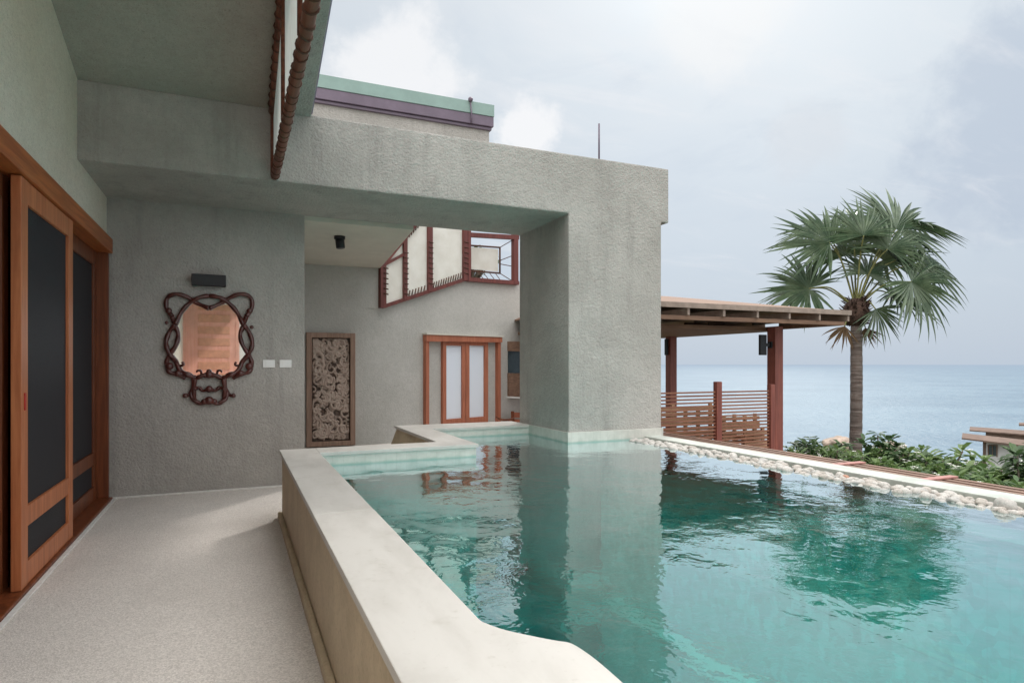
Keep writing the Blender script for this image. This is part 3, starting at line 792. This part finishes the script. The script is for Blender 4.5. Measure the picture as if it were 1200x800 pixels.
# ------------------------------------------------------------------ timber grating outside the pool
gr = empty('timber_grating', (5.6, 3, .3), 'weathered brown timber slat grating running beside the pool edge', 'grating')
for k, x in enumerate(np.arange(5.06, 6.3, .125)):
    MB().box(x, x + .062, -2.5, 8.2, .335, .378, .004).build('slat', M['grate_wood'], gr)
for y in (-1.5, 1.2, 3.6, 5.2, 7.0): MB().box(5.02, 6.32, y, y + .07, .27, .333).build('joist', M['grate_wood'], gr)
for x in (5.1, 6.2):
    for y in (-1.5, 1.2, 5.2, 8.0): MB().box(x, x + .09, y - .1, y - .012, -.7, .333).build('leg', M['grate_wood'], gr)
for (u, v) in ((1122, 556), (1000, 541)):
    p = hit(u, v, (0, 0, .40), (0, 0, 1))
    MB().box(5.04, 6.26, p.y - .04, p.y + .04, .379, .396, .004).build('cross_batten', M['pink_wood'], gr)

# ------------------------------------------------------------------ pavilion
DZ = -.30
pav = empty('pavilion', (8, 10.5, DZ), 'open timber pavilion with low tan board roof on red posts by the pool', 'pavilion')
X0, X1, Y0, Y1 = 5.6, 10.32, 8.1, 13.0
ze = hit(994, 364.5, (0, Y0, 0), (0, 1, 0)).z      # top of the eave
apex = ((X0 + X1) / 2 - .6, (Y0 + Y1) / 2, ze + .62)
rf = MB(); e_ = .0
rf.add([(X0, Y0, ze), (X1, Y0, ze), (X1, Y1, ze), (X0, Y1, ze), (6.6, 10.4, ze + .40), (8.0, 10.4, ze + .40),
        (X0, Y0, ze - .03), (X1, Y0, ze - .03), (X1, Y1, ze - .03), (X0, Y1, ze - .03), (6.6, 10.4, ze + .34), (8.0, 10.4, ze + .34)],
       [(0, 1, 5, 4), (1, 2, 5), (2, 3, 4, 5), (3, 0, 4), (7, 6, 10, 11), (8, 7, 11), (9, 8, 11, 10), (6, 9, 10), (0, 6, 7, 1), (1, 7, 8, 2), (2, 8, 9, 3), (3, 9, 6, 0)])
rf.build('roof', M['roof_tan'], pav)
eb = MB().box(X0 - .02, X1 + .02, Y0 - .03, Y0 - .002, ze - .075, ze + .012, .003).box(X1 + .002, X1 + .03, Y0 - .031, Y1, ze - .074, ze + .011, .003)
eb.build('eave_board', M['eave_white'], pav)
fb = MB().box(X0, X1 - .05, Y0 + .05, Y0 + .11, ze - .26, ze - .19, .003).box(X1 - .11, X1 - .05, Y0 + .111, Y1, ze - .261, ze - .19, .003)
fb.build('lower_beam', M['roof_tan'], pav)
for x in np.arange(X0 + .3, X1, .73):
    MB().box(x, x + .045, Y0 + .0, Y0 + 1.6, ze - .185, ze - .076).build('rafter', M['eave_white'], pav)
for y in np.arange(Y0 + 2.0, Y1, .75):
    MB().box(X1 - 1.5, X1 - .0, y, y + .045, ze - .185, ze - .076).build('rafter', M['roof_tan'], pav)
MB().box(X0 + .1, X1 - .6, Y0 + 1.0, Y1 - .2, ze - .33, ze - .262).build('soffit', M['roof_tan'], pav)
for (u, Y_, w_) in ((908.3, 8.95, .20), (786.5, 12.0, .185)):
    p = hit(u, 427, (0, Y_, 0), (0, 1, 0)); MB().box(p.x - w_ / 2, p.x + w_ / 2, Y_ - w_ / 2, Y_ + w_ / 2, DZ - .3, ze - .262, .008).build('post', M['post_wood'], pav)
for (x, y) in ((6.2, 8.95), (6.2, 12.0)): MB().box(x - .1, x + .1, y - .1, y + .1, DZ - .3, ze - .262, .008).build('post', M['post_wood'], pav)
MB().box(5.62, 10.2, 8.2, 12.9, DZ - .12, DZ).build('deck', M['grate_wood'], pav)
# lamps on the posts
for (u0, u1, v0, v1, Y_, up, lab) in ((890, 897.5, 392, 416, 8.95, 903, 'dark box lamp on a bracket on the front pavilion post'), (779.3, 783.2, 397, 416, 12.0, 784, 'dark box lamp on the far left pavilion post')):
    a = hit(u0, v0, (0, Y_, 0), (0, 1, 0)); b = hit(u1, v1, (0, Y_, 0), (0, 1, 0)); pp = hit(up, 404, (0, Y_, 0), (0, 1, 0))
    o = MB().box(a.x, b.x, Y_ - .025, Y_ + .025, b.z, a.z, .008).build('post_lamp', M['black'])
    MB().box(b.x - .004, pp.x, Y_ - .02, Y_ + .02, pp.z - .03, pp.z + .03).box(pp.x - .03, pp.x - .0, Y_ - .05, Y_ + .05, pp.z - .06, pp.z + .06).build('bracket', M['black'], o)
    tag(o, lab, 'lamp', 'lamps on the pavilion posts')

# slatted fence
YF = 8.62
fx = lambda u: hit(u, 480, (0, YF, 0), (0, 1, 0)).x
zf = lambda u, v: hit(u, v, (0, YF, 0), (0, 1, 0)).z
fence = empty('slat_fence', (fx(841), YF, DZ), 'red brown horizontal slat fence between the pool edge and the pavilion', 'fence')
top_ = zf(841, 457)
def slats(xa, xb, name):
    m_ = MB(); z = top_ - .02
    while z > DZ + .05: m_.box(xa, xb, YF - .012, YF + .012, z - .027, z, .003); z -= .060
    m_.build(name, M['slat_wood'], fence)
slats(fx(741), fx(838.5), 'slat_panel'); slats(fx(843.5), fx(901), 'slat_panel')
for (u, v, w_) in ((841, 447, .115), (903.5, 450, .10), (740, 447, .11)):
    MB().box(fx(u) - w_ / 2, fx(u) + w_ / 2, YF - .05, YF + .05, DZ - .3, zf(u, v), .012).build('post', M['post_wood'], fence)

# slatted benches stored behind the fence
def bench(u0, u1, v0, Yb, lab, n):
    xa = hit(u0, 480, (0, Yb, 0), (0, 1, 0)).x; xb = hit(u1, 480, (0, Yb, 0), (0, 1, 0)).x; zt_ = hit(u0, v0, (0, Yb, 0), (0, 1, 0)).z
    o = empty('slatted_bench', ((xa + xb) / 2, Yb, DZ), lab, 'bench', 'wooden benches behind the fence')
    m_ = MB(); z = zt_; i = 0
    while z > DZ + .12:
        sh = prng.uniform(-.03, .03)
        m_.box(xa + sh, xb + sh * .5, Yb - .02, Yb + .012, z - .062, z, .004); z -= .088; i += 1
    m_.build('back_slats', M['bench_wood'], o)
    for k in range(n):
        x = xa + .08 + (xb - xa - .16) * k / (n - 1)
        MB().box(x - .03, x + .03, Yb + .0125, Yb + .06, DZ, zt_ + (.05 if k in (1, n - 1) else .01), .004).build('upright', M['bench_wood'], o)
    s_ = MB()
    for q in range(6): s_.box(xa, xb, Yb + .08 + q * .09, Yb + .15 + q * .09, DZ + .40, DZ + .43, .003)
    s_.build('seat', M['bench_wood'], o)
    for x in (xa + .05, xb - .1):
        MB().box(x, x + .05, Yb + .5, Yb + .56, DZ, DZ + .399).build('leg', M['bench_wood'], o)
bench(770, 838, 478, 9.0, 'slatted tan wooden bench behind the fence bay next to the pier', 5)
bench(846, 890, 489, 9.15, 'slatted tan wooden bench with upright ends behind the right fence bay', 4)
bench(872, 899, 506, 8.9, 'low slatted wooden bench tucked beside the front pavilion post', 3)

# low chair by the french door
ch = empty('wooden_chair', on(590, 495) + Nn * .35, 'low brown wooden chair beside the french door behind the pool', 'chair')
cb = MB(); o_ = .35
pxp(cb, [(588, 482), (612, 482.5), (612, 488), (588, 488)], .30, .34); cb.build('backrest', M['wood_door'], ch)
for u in (587, 611):
    q = MB(); pbar(q, (u, 480.5), (u + (1 if u < 600 else 0), 520), 2.2, .345, .385); q.build('leg', M['wood_dark'], ch)
q = MB(); pxp(q, [(588, 490), (612, 490.5), (612, 494), (588, 494)], .2, .75); q.build('seat', M['wood_door'], ch)
q = MB(); q.tube(crom([on(563, 486.5) + Nn * .5, on(568, 489.5) + Nn * .5, on(577, 490) + Nn * .5, on(588, 488.5) + Nn * .38], 6), .022, 7); q.build('armrest', M['wood_dark'], ch)

# ------------------------------------------------------------------ fan palm
ZP = 14.5; K = ZP / F
def pw(u, v, dd_=0): 
    d = ray(u, v) ; return Vector((0, 0, H)) + d * (ZP + dd_)
hd = pw(1003, 366)
base = pw(1001, 545); base.z = gz(base.x, base.y) - .1
palm = empty('fan_palm', base, 'tall fan palm with grey trunk and spiky green crown beside the pavilion roof', 'palm tree')
tk = MB(); n = 16; pts = []; rr = []
for i in range(n):
    f = i / (n - 1); p = base.lerp(hd, f); p += Vector((.04 * math.sin(f * 3), 0, 0)); pts.append(p)
    rr.append((.152 - .036 * f) * (1 + .03 * math.sin(i * 7.)) + (.03 if f < .05 else 0))
pts = crom(pts, 4); rr = [float(np.interp(i / (len(pts) - 1), np.linspace(0, 1, n), rr)) * (1 + .025 * math.sin(i * 2.1)) for i in range(len(pts))]
tk.tube(pts, rr, 14).build('trunk', M['palm_trunk'], palm)
prg = random.Random(21)
fb_ = MB(); fb_.ball(hd + Vector((0, 0, .0)), .27, (1, 1, 1.25), 3)
for k in range(150):
    a = prg.uniform(0, 6.28); z = prg.uniform(-.3, .32); r_ = .25 * math.sqrt(max(0.05, 1 - (z / .4) ** 2))
    p = hd + Vector((math.cos(a) * r_, math.sin(a) * r_, z)); q = p + Vector((math.cos(a) * .1, math.sin(a) * .1, prg.uniform(-.02, .16)))
    fb_.tube([p, q], [.02, .006], 4)
fb_.build('crown_base', M['fibre'], palm)
right = Vector((CA, -SA, 0)); fwd = Vector((SA, CA, 0)); upv = Vector((0, 0, 1))
def frond(hub, rad, face, updir, droop, span=250, nseg=34, seed=0, mat='palm_leaf'):
    """fan leaf: hub point, leaf plane normal 'face', main axis 'updir'"""
    rg_ = random.Random(seed); m_ = MB()
    f = face.normalized(); ax = (updir - f * updir.dot(f)).normalized(); sd = ax.cross(f).normalized()
    # petiole
    st = hd + Vector((0, 0, .12)) + (hub - hd).normalized() * .1
    mid = (st + hub) / 2 + Vector((0, 0, .12 + .08 * (hub - st).length))
    m_.tube(crom([st, mid, hub], 6), [.022 - .008 * i / 12 for i in range(13)], 6, mi=1)
    for i in range(nseg):
        a = R(-span / 2 + span * (i + .5) / nseg + rg_.uniform(-1.5, 1.5))
        L = rad * (.80 + .22 * math.cos(a * .62)) * rg_.uniform(.82, 1.14)
        dirv = ax * math.cos(a) + sd * math.sin(a)
        per = -ax * math.sin(a) + sd * math.cos(a)
        half = math.tan(R(span / nseg) * .72)
        vs = []; st_ = 6
        dr = droop * rg_.uniform(.3, 1.25); bend = rg_.uniform(-.16, .16)
        tip = rg_.uniform(.9, 1.3)
        for k in range(st_ + 1):
            t = k / st_; r_ = L * t
            w_ = r_ * half if t < .42 else (L * .42 * half) * max(0.0, 1 - ((t - .42) / .58)) ** 1.0
            w_ = min(w_, .038 * rad / 1.1 + .005)
            c_ = hub + dirv * (r_ * (1 - .25 * dr * t ** 3)) + f * (.16 * L * (t - t * t) - .05 * L * t) + per * (bend * L * t * t) - upv * (dr * L * .55 * max(0, t - .35) ** 1.8 * tip)
            fold = f * (w_ * .55)
            vs += [c_ - per * w_ + fold, c_ - fold * .4, c_ + per * w_ + fold]
        fs = []
        for k in range(st_):
            for q in range(2): fs.append((k * 3 + q, k * 3 + q + 1, (k + 1) * 3 + q + 1, (k + 1) * 3 + q))
        m_.add(vs, fs, False)
    return m_.build('frond', [M[mat], M['petiole']], palm)
FR = [ # u, v, depth, radius px, face(right,toward cam,up), axis(right,up), droop, span
    (972, 284, -.2, 62, (-.25, .8, .5), (-.45, .9), .25, 300),
    (965, 268, .7, 60, (-.3, .3, .8), (-.7, .7), .35, 250),
    (1000, 262, .6, 40, (.0, .6, .7), (.1, 1), .2, 240),
    (1012, 276, -.7, 46, (0, .9, .4), (-.1, 1), .2, 200),
    (1050, 268, .1, 70, (.2, .8, .5), (.35, .95), .25, 290),
    (1062, 262, .9, 66, (.3, .2, .9), (.8, .6), .35, 250),
    (1078, 308, .0, 62, (.35, .7, .6), (.95, .15), .55, 290),
    (1068, 330, -.7, 60, (.2, .9, .35), (.75, -.5), .6, 280),
    (1045, 345, .5, 55, (.25, .5, .8), (.6, -.4), .7, 250),
    (948, 338, .1, 55, (-.2, .85, .45), (-.75, .35), .45, 290),
    (940, 340, .6, 48, (-.3, .3, .8), (-.9, -.1), .5, 230),
    (1026, 362, -.3, 40, (.2, .9, .2), (.35, -.9), .4, 170),
    (990, 300, 1.1, 60, (-.1, -.3, .9), (-.2, 1), .3, 260),
    (1040, 292, -.5, 52, (.1, .9, .4), (.4, .9), .4, 230),
    (1016, 322, -.2, 42, (.1, .8, .6), (.3, .8), .5, 240), (1050, 305, .3, 44, (.3, .6, .7), (.8, .3), .5, 220),
    (1035, 305, 1.2, 60, (.2, -.3, .9), (.5, .6), .45, 260),
]
for i, (u, v, dd_, rp, fc, ax, dr, spn) in enumerate(FR):
    face = right * fc[0] - fwd * fc[1] + upv * fc[2]; axis = right * ax[0] + upv * ax[1]
    frond(pw(u, v, dd_), rp * K * 1.13, face, axis, dr * .6, spn, 40 if rp > 50 else 30, i + 3)
M['dead_leaf'] = leaf_mat('dried_palm_leaf', (.16, .10, .055), (.27, .18, .10), .15)
frond(pw(990, 382, -.1), .55, -fwd + right * -.5, -upv + right * -.3, .6, 120, 16, 77, 'dead_leaf')
frond(pw(1014, 384, .3), .5, fwd + right * .4, -upv + right * .2, .6, 110, 14, 78, 'dead_leaf')

# ------------------------------------------------------------------ shrubs below the pool
def shrub_proto(seed, n, spread, height, leafmat, flowers, lsize=.2):
    rg_ = random.Random(seed); lf = MB(); stm = MB(); fl = MB()
    for i in range(n):
        a = rg_.uniform(0, 6.283); r_ = spread * math.sqrt(rg_.random()); hz_ = height * (.45 + .55 * rg_.random()) * (1 - .35 * (r_ / spread) ** 2)
        tip = Vector((math.cos(a) * r_, math.sin(a) * r_, hz_)); root = Vector((math.cos(a) * r_ * .25, math.sin(a) * r_ * .25, 0))
        md = root.lerp(tip, .55) + Vector((rg_.uniform(-.08, .08), rg_.uniform(-.08, .08), .05))
        stm.tube([root, md, tip], [.022, .016, .012], 5)
        k = rg_.randint(9, 14)
        for q in range(k):
            b_ = 6.283 * q / k + rg_.uniform(-.3, .3); el = rg_.uniform(-.45, .85); L = lsize * rg_.uniform(.7, 1.25); w_ = L * rg_.uniform(.16, .24)
            d = Vector((math.cos(b_) * math.cos(el), math.sin(b_) * math.cos(el), math.sin(el))); sd = d.cross(Vector((0, 0, 1))).normalized(); nn = sd.cross(d)
            o_ = tip + Vector((0, 0, rg_.uniform(-.12, .04)))
            P = [o_, o_ + d * L * .35 + sd * w_ + nn * L * .06, o_ + d * L * .75 + sd * w_ * .8 + nn * L * .04, o_ + d * L - nn * L * .12, o_ + d * L * .75 - sd * w_ * .8 + nn * L * .04, o_ + d * L * .35 - sd * w_ + nn * L * .06, o_ + d * L * .5]
            lf.add(P, [(0, 1, 6), (1, 2, 6), (2, 3, 6), (3, 4, 6), (4, 5, 6), (5, 0, 6)])
        if rg_.random() < flowers:
            for q in range(5):
                c_ = tip + Vector((rg_.uniform(-.06, .06), rg_.uniform(-.06, .06), rg_.uniform(.06, .14)))
                for s5 in range(5):
                    b_ = 6.283 * s5 / 5; d = Vector((math.cos(b_), math.sin(b_), .4)) * .035; sd = Vector((-math.sin(b_), math.cos(b_), 0)) * .014
                    fl.add([c_, c_ + d * .7 + sd, c_ + d, c_ + d * .7 - sd], [(0, 1, 2, 3)])
    o = bpy.data.objects.new('shrub', None); COL.objects.link(o); o.empty_display_size = .2
    lf.build('foliage', M[leafmat], o, True); stm.build('stem', M['stem'], o, True)
    if fl.v: fl.build('blossom', M['flower'], o, True)
    return o
protos = [shrub_proto(1, 60, .85, 1.1, 'shrub_leaf', .06), shrub_proto(2, 55, .8, 1.05, 'shrub_dark', .03), shrub_proto(3, 60, .9, 1.15, 'shrub_leaf', .15)]
tallp = [shrub_proto(8, 22, .5, 1.5, 'shrub_dark', .0, .24), shrub_proto(9, 16, .4, 1.4, 'shrub_dark', .0, .25)]
usedp = set()
def place(protos_, k, p, s_, rz, label, group=None):
    o = protos_[k]
    if id(o) in usedp: o = copy_tree(o)
    else: usedp.add(id(o))
    o.location = p; o.scale = (s_, s_, s_); o.rotation_euler = (0, 0, rz)
    return tag(o, label, 'shrub', group)
srg = random.Random(5)
def at_px(u, v, zcam): 
    return Vector((0, 0, H)) + ray(u, v) * zcam
# hedge mass: (u of centre, v of crown top, camera depth)
row = []
for (u, v, z_) in ((925, 522, 12.5), (945, 517, 14.5), (968, 523, 13.0), (990, 519, 16), (1015, 524, 15.5), (1035, 527, 12.6), (1050, 520, 15), (1072, 526, 12.4), (1088, 524, 14.6), (1108, 536, 12.0), (1125, 545, 14.2),
                   (1142, 556, 11.2), (1158, 554, 13.6), (1172, 563, 10.6), (1190, 556, 13), (1205, 549, 10.2), (1218, 540, 12.4), (1245, 545, 10.4), (1060, 535, 11.4), (1105, 549, 10.4), (1000, 530, 12.0), (1150, 552, 9.6), (1200, 562, 9.0)):
    row.append((u, v, z_))
for i, (u, v, z_) in enumerate(row):
    p = at_px(u, v, z_); g_ = gz(p.x, p.y); hgt_ = p.z - g_
    s_ = max(.55, min(1.6, hgt_ / 1.08)); 
    place(protos, i % 3, (p.x, p.y, p.z - 1.08 * s_), s_, srg.uniform(0, 6.28), 'leafy green flowering shrub in the hedge mass beyond the grating', 'shrubs beyond the grating')
for i, (u, v, z_, lab) in enumerate(((947, 509, 13, 'taller dark shrub in the hedge just right of the front pavilion post'), (983, 501, 13.6, 'tall thin shrub just left of the palm trunk'), (1030, 504, 13, 'tallest leafy shrub just right of the palm trunk'), (1068, 508, 13.4, 'slim tall sprig between the palm and the distant house'),
                                    (1216, 516, 10.5, 'tall shrub in front of the distant house at the right'))):
    p = at_px(u, v, z_); g_ = gz(p.x, p.y); s_ = max(.7, (p.z - g_) / 1.5)
    place(tallp, i % 2, (p.x, p.y, p.z - 1.5 * s_), s_, i * 1.3, lab)
p = on(552, 292) + ray(552, 292) * 1.6
place(protos, 1, (p.x, p.y, p.z - .75), .8, 2, 'green shrub on the roof terrace seen through the small window of the rear house')

# beach rocks
for i, (u, v, z_, s_, lab) in enumerate(((984, 521, 30, .55, 'tan rock showing left of the palm trunk above the shrubs'), (1045, 526, 30, .5, 'tan rock showing right of the palm trunk'))):
    bm = bmesh.new(); bmesh.ops.create_icosphere(bm, subdivisions=4, radius=1)
    for vv in bm.verts: vv.co = Vector((vv.co.x * 1.5, vv.co.y, vv.co.z * .75)) * (1 + .35 * mnoise.noise(vv.co * 1.3 + Vector((i * 9, 0, 0))) + .12 * mnoise.noise(vv.co * 4))
    p = at_px(u, v, z_); o = MB().bm(bm, 0, True).build('rock', M['rock']); o.location = p; o.scale = (s_,) * 3; tag(o, lab, 'rock')

# distant house
ZH = 38.
hq = lambda u, v, dz=0: at_px(u, v, ZH + dz)
fwd_h = Vector((ray(1132, 427).x, ray(1132, 427).y, 0))
def camdir(a, b, c_): return right * a + fwd * b + upv * c_
dh = empty('distant_house', at_px(1190, 570, 37), 'distant pale house with two tiered brown low pitched roofs among the shrubs', 'house')
def eave(u0, v0, z0, u1, v1):
    a_ = at_px(u0, v0, z0); zz_ = (v0 - 427) * z0 / F
    return a_, at_px(u1, v1, zz_ * F / (v1 - 427))
def tier(u0, v0, z0, u1, v1, back, rise, th):
    a_, b_ = eave(u0, v0, z0, u1, v1)
    bd = Vector((ray(u0 + 14, 427).x, ray(u0 + 14, 427).y, 0)).normalized() * back
    c_, d_ = b_ + bd, a_ + bd
    r0 = a_.lerp(b_, .22) + bd * .55 + upv * rise; r1 = a_.lerp(b_, .8) + bd * .55 + upv * rise; t_ = upv * th
    MB().add([a_, b_, c_, d_, a_ + t_, b_ + t_, c_ + t_, d_ + t_, r0, r1], [(0, 3, 2, 1), (0, 1, 5, 4), (1, 2, 6, 5), (2, 3, 7, 6), (3, 0, 4, 7), (4, 5, 9, 8), (5, 6, 9), (6, 7, 8, 9), (7, 4, 8)]).build('roof', M['house_roof'], dh)
    return a_, b_, bd.normalized()
a_, b_, bd = tier(1127, 514.5, 40, 1262, 531, 3.6, .22, .09)
inn = (b_ - a_).normalized(); nrm_ = Vector((-inn.y, inn.x, 0)); nrm_ = nrm_ if nrm_.dot(fwd) > 0 else -nrm_
w0 = a_ + inn * 1.05 + nrm_ * .55; w1 = b_ + nrm_ * .55
MB().ext([w0 - upv * 4.2, w1 - upv * 4.2, w1 - upv * .004, w0 - upv * .004], nrm_ * 2.2).build('wall', M['house_wall'], dh)
def onw(u, v, off): 
    return hit(u, v, w0 - nrm_ * off, nrm_)
MB().ext([onw(1158.5, 522, .03), onw(1167.5, 522, .03), onw(1167.5, 534, .03), onw(1158.5, 534, .03)], nrm_ * .02).build('window', M['house_window'], dh)
fw_ = MB()
for q in ((1157.4, 1158.4, 521, 535), (1167.6, 1168.6, 521, 535), (1158.5, 1167.5, 520.8, 521.8), (1162.6, 1163.2, 522, 534)):
    fw_.ext([onw(q[0], q[2], .06), onw(q[1], q[2], .06), onw(q[1], q[3], .06), onw(q[0], q[3], .06)], nrm_ * .025)
fw_.build('window_frame', M['house_roof'], dh)
MB().ext([w0 - inn * .09 - nrm_ * .03 - upv * 4.2, w0 + inn * .09 - nrm_ * .03 - upv * 4.2, w0 + inn * .09 - nrm_ * .03 - upv * .006, w0 - inn * .09 - nrm_ * .03 - upv * .006], nrm_ * .025).build('corner_post', M['house_roof'], dh)
a2, b2, bd2 = tier(1136, 505, 43.5, 1264, 515, 3.0, .2, .08)
q0 = a2 + inn * .75 + nrm_ * .5; q1 = b2 + nrm_ * .5
MB().ext([q0 - upv * .55, q1 - upv * .55, q1 - upv * .004, q0 - upv * .004], nrm_ * 1.5).build('wall', M['house_roof'], dh)
d2_ = empty('far_roof_house', at_px(1225, 520, 60), 'dark roof edge of another house at the right edge above the distant house', 'house')
a_ = at_px(1194, 499, 60); e0 = Vector((ray(1194, 427).x, ray(1194, 427).y, 0)).normalized()
MB().ext([a_, a_ + right * 8, a_ + right * 8 + e0 * 2.4, a_ + e0 * 2.4], upv * .16).build('roof', M['house_roof'], d2_)
a_ = at_px(1203, 530, 60) + e0 * .6
MB().ext([a_, a_ + right * 6, a_ + right * 6 + e0 * 1.5, a_ + e0 * 1.5], upv * (30.5 * 60 / F)).build('wall', M['house_wall'], d2_)

# ------------------------------------------------------------------ light
SUN_EL, SUN_AZ = R(39), R(42)      # azimuth clockwise from +Y
sd_ = Vector((math.sin(SUN_AZ) * math.cos(SUN_EL), math.cos(SUN_AZ) * math.cos(SUN_EL), math.sin(SUN_EL)))
sl = bpy.data.lights.new('sun', 'SUN'); sl.energy = 1.1; sl.angle = R(5); sl.color = (1, .95, .89)
so_ = bpy.data.objects.new('sun', sl); COL.objects.link(so_); so_.rotation_euler = sd_.to_track_quat('Z', 'Y').to_euler(); so_.location = sd_ * 50

wd = bpy.data.worlds.new('World'); scene.world = wd; wd.use_nodes = True
nt = wd.node_tree; nt.nodes.clear(); t = NT(nt)
sky = t.n('ShaderNodeTexSky', _sky_type='NISHITA', _sun_disc=False, _sun_elevation=SUN_EL, _sun_rotation=SUN_AZ, _air_density=1.4, _dust_density=3.0)
dirv = t.n('ShaderNodeTexCoord').outputs['Generated']
nrm = t.n('ShaderNodeVectorMath', _operation='NORMALIZE'); t.l(dirv, nrm.inputs[0]); D = nrm.outputs[0]
sx = t.n('ShaderNodeSeparateXYZ'); t.l(D, sx.inputs[0])
zz = t.math('MAXIMUM', sx.outputs[2], 0.0)
def dotv(vec):
    nd = t.n('ShaderNodeVectorMath', _operation='DOT_PRODUCT'); t.l(D, nd.inputs[0]); nd.inputs[1].default_value = vec; return nd.outputs['Value']
skyc = t.mix(1.0, sky.outputs[0], (.075, .075, .075), 'MULTIPLY')
# milky haze, brighter overhead and toward the sun
sdot = dotv(tuple(sd_))
g0 = t.math('MAXIMUM', sdot, 0.0)
glow = t.math('ADD', t.math('MULTIPLY', t.math('POWER', g0, 8.0), .22), t.math('MULTIPLY', t.math('POWER', g0, 200.0), 1.5))
back = t.ramp(dotv((-SA, -CA, .25)), .05, .8)
hb = t.math('ADD', t.math('ADD', .68, glow), t.math('ADD', t.math('MULTIPLY', t.ramp(zz, .5, .9), 2.2), t.math('MULTIPLY', back, 1.2)))
hz = t.mix(t.ramp(zz, .0, .45), (.77, .90, 1.06), (.89, .985, 1.07))
hz = t.mix(t.math('MAXIMUM', t.ramp(zz, .45, .75), back), hz, (1.0, .995, .98))
hzc = t.n('ShaderNodeVectorMath', _operation='SCALE'); t.l(hz, hzc.inputs[0]); t.l(hb, hzc.inputs['Scale'])
base_c = t.mix(.93, skyc, hzc.outputs[0])
# cloud sheet
den = t.math('ADD', zz, .16)
cx = t.n('ShaderNodeCombineXYZ'); t.l(t.math('DIVIDE', sx.outputs[0], den), cx.inputs[0]); t.l(t.math('DIVIDE', sx.outputs[1], den), cx.inputs[1]); t.l(t.math('MULTIPLY', zz, 2), cx.inputs[2])
n1 = noise(t, cx.outputs[0], .9, 7, .58, .5)
n2 = noise(t, stretch(t, cx.outputs[0], (1, 1, 1)), .45, 4, .55)
hfade = t.math('MULTIPLY', t.ramp(zz, .06, .22), t.math('SUBTRACT', 1.0, t.ramp(zz, .5, .65)))
lit = t.math('MULTIPLY', t.math('MULTIPLY', t.ramp(n1, .48, .72), .30), hfade)
cl_c = t.mix(lit, base_c, (.84, .85, .87))
dk = t.math('MULTIPLY', t.math('MULTIPLY', t.ramp(n2, .5, .68), .15), hfade)
cl_c = t.mix(dk, cl_c, (.50, .58, .70))
def blob(col, u, v, r, target, amt, nscale=9):
    dv = ray(u, v).normalized(); k = dotv(tuple(dv))
    ang = t.math('ARCCOSINE', t.math('MINIMUM', k, .99999))
    nn = noise(t, D, nscale, 6, .6)
    a_ = t.math('ADD', ang, t.math('MULTIPLY', t.math('SUBTRACT', nn, .5), r * 1.6))
    m_ = t.math('SUBTRACT', 1.0, t.ramp(a_, r * .45, r * 1.1))
    return t.mix(t.math('MULTIPLY', m_, amt), col, target)
cl_c = blob(cl_c, 1215, 145, .15, (.44, .52, .65), .5, 14)
wisp = noise(t, stretch(t, cx.outputs[0], (1.0, 3.2, 1)), 1.7, 8, .62, .6)
cl_c = t.mix(t.math('MULTIPLY', t.math('MULTIPLY', t.ramp(wisp, .48, .75), .38), hfade), cl_c, (.88, .89, .92))
wis2 = noise(t, cx.outputs[0], 2.3, 8, .6, .8)
cl_c = t.mix(t.math('MULTIPLY', t.math('MULTIPLY', t.ramp(wis2, .52, .75), .22), hfade), cl_c, (.52, .61, .73))
cl_c = blob(cl_c, 470, 90, .10, (.92, .93, .95), .9, 14)
cl_c = blob(cl_c, 618, 150, .052, (.93, .94, .96), .95, 22)
cl_c = blob(cl_c, 850, 10, .10, (.95, .95, .95), .6, 8)
cl_c = blob(cl_c, 940, 165, .06, (.70, .73, .78), .4, 12)
# below the horizon: pale sea haze
gcol = t.mix(t.ramp(sx.outputs[2], -.02, .0), (.35, .42, .48), cl_c)
bg = t.n('ShaderNodeBackground', Strength=1.0); t.l(gcol, bg.inputs['Color'])
wo = t.n('ShaderNodeOutputWorld'); t.l(bg.outputs[0], wo.inputs['Surface'])

scene.view_settings.view_transform = 'Standard'; scene.view_settings.look = 'None'
scene.view_settings.exposure = 0; scene.view_settings.gamma = 1
scene.render.engine = 'CYCLES'
scene.cycles.max_bounces = 10; scene.cycles.transparent_max_bounces = 16; scene.cycles.diffuse_bounces = 5
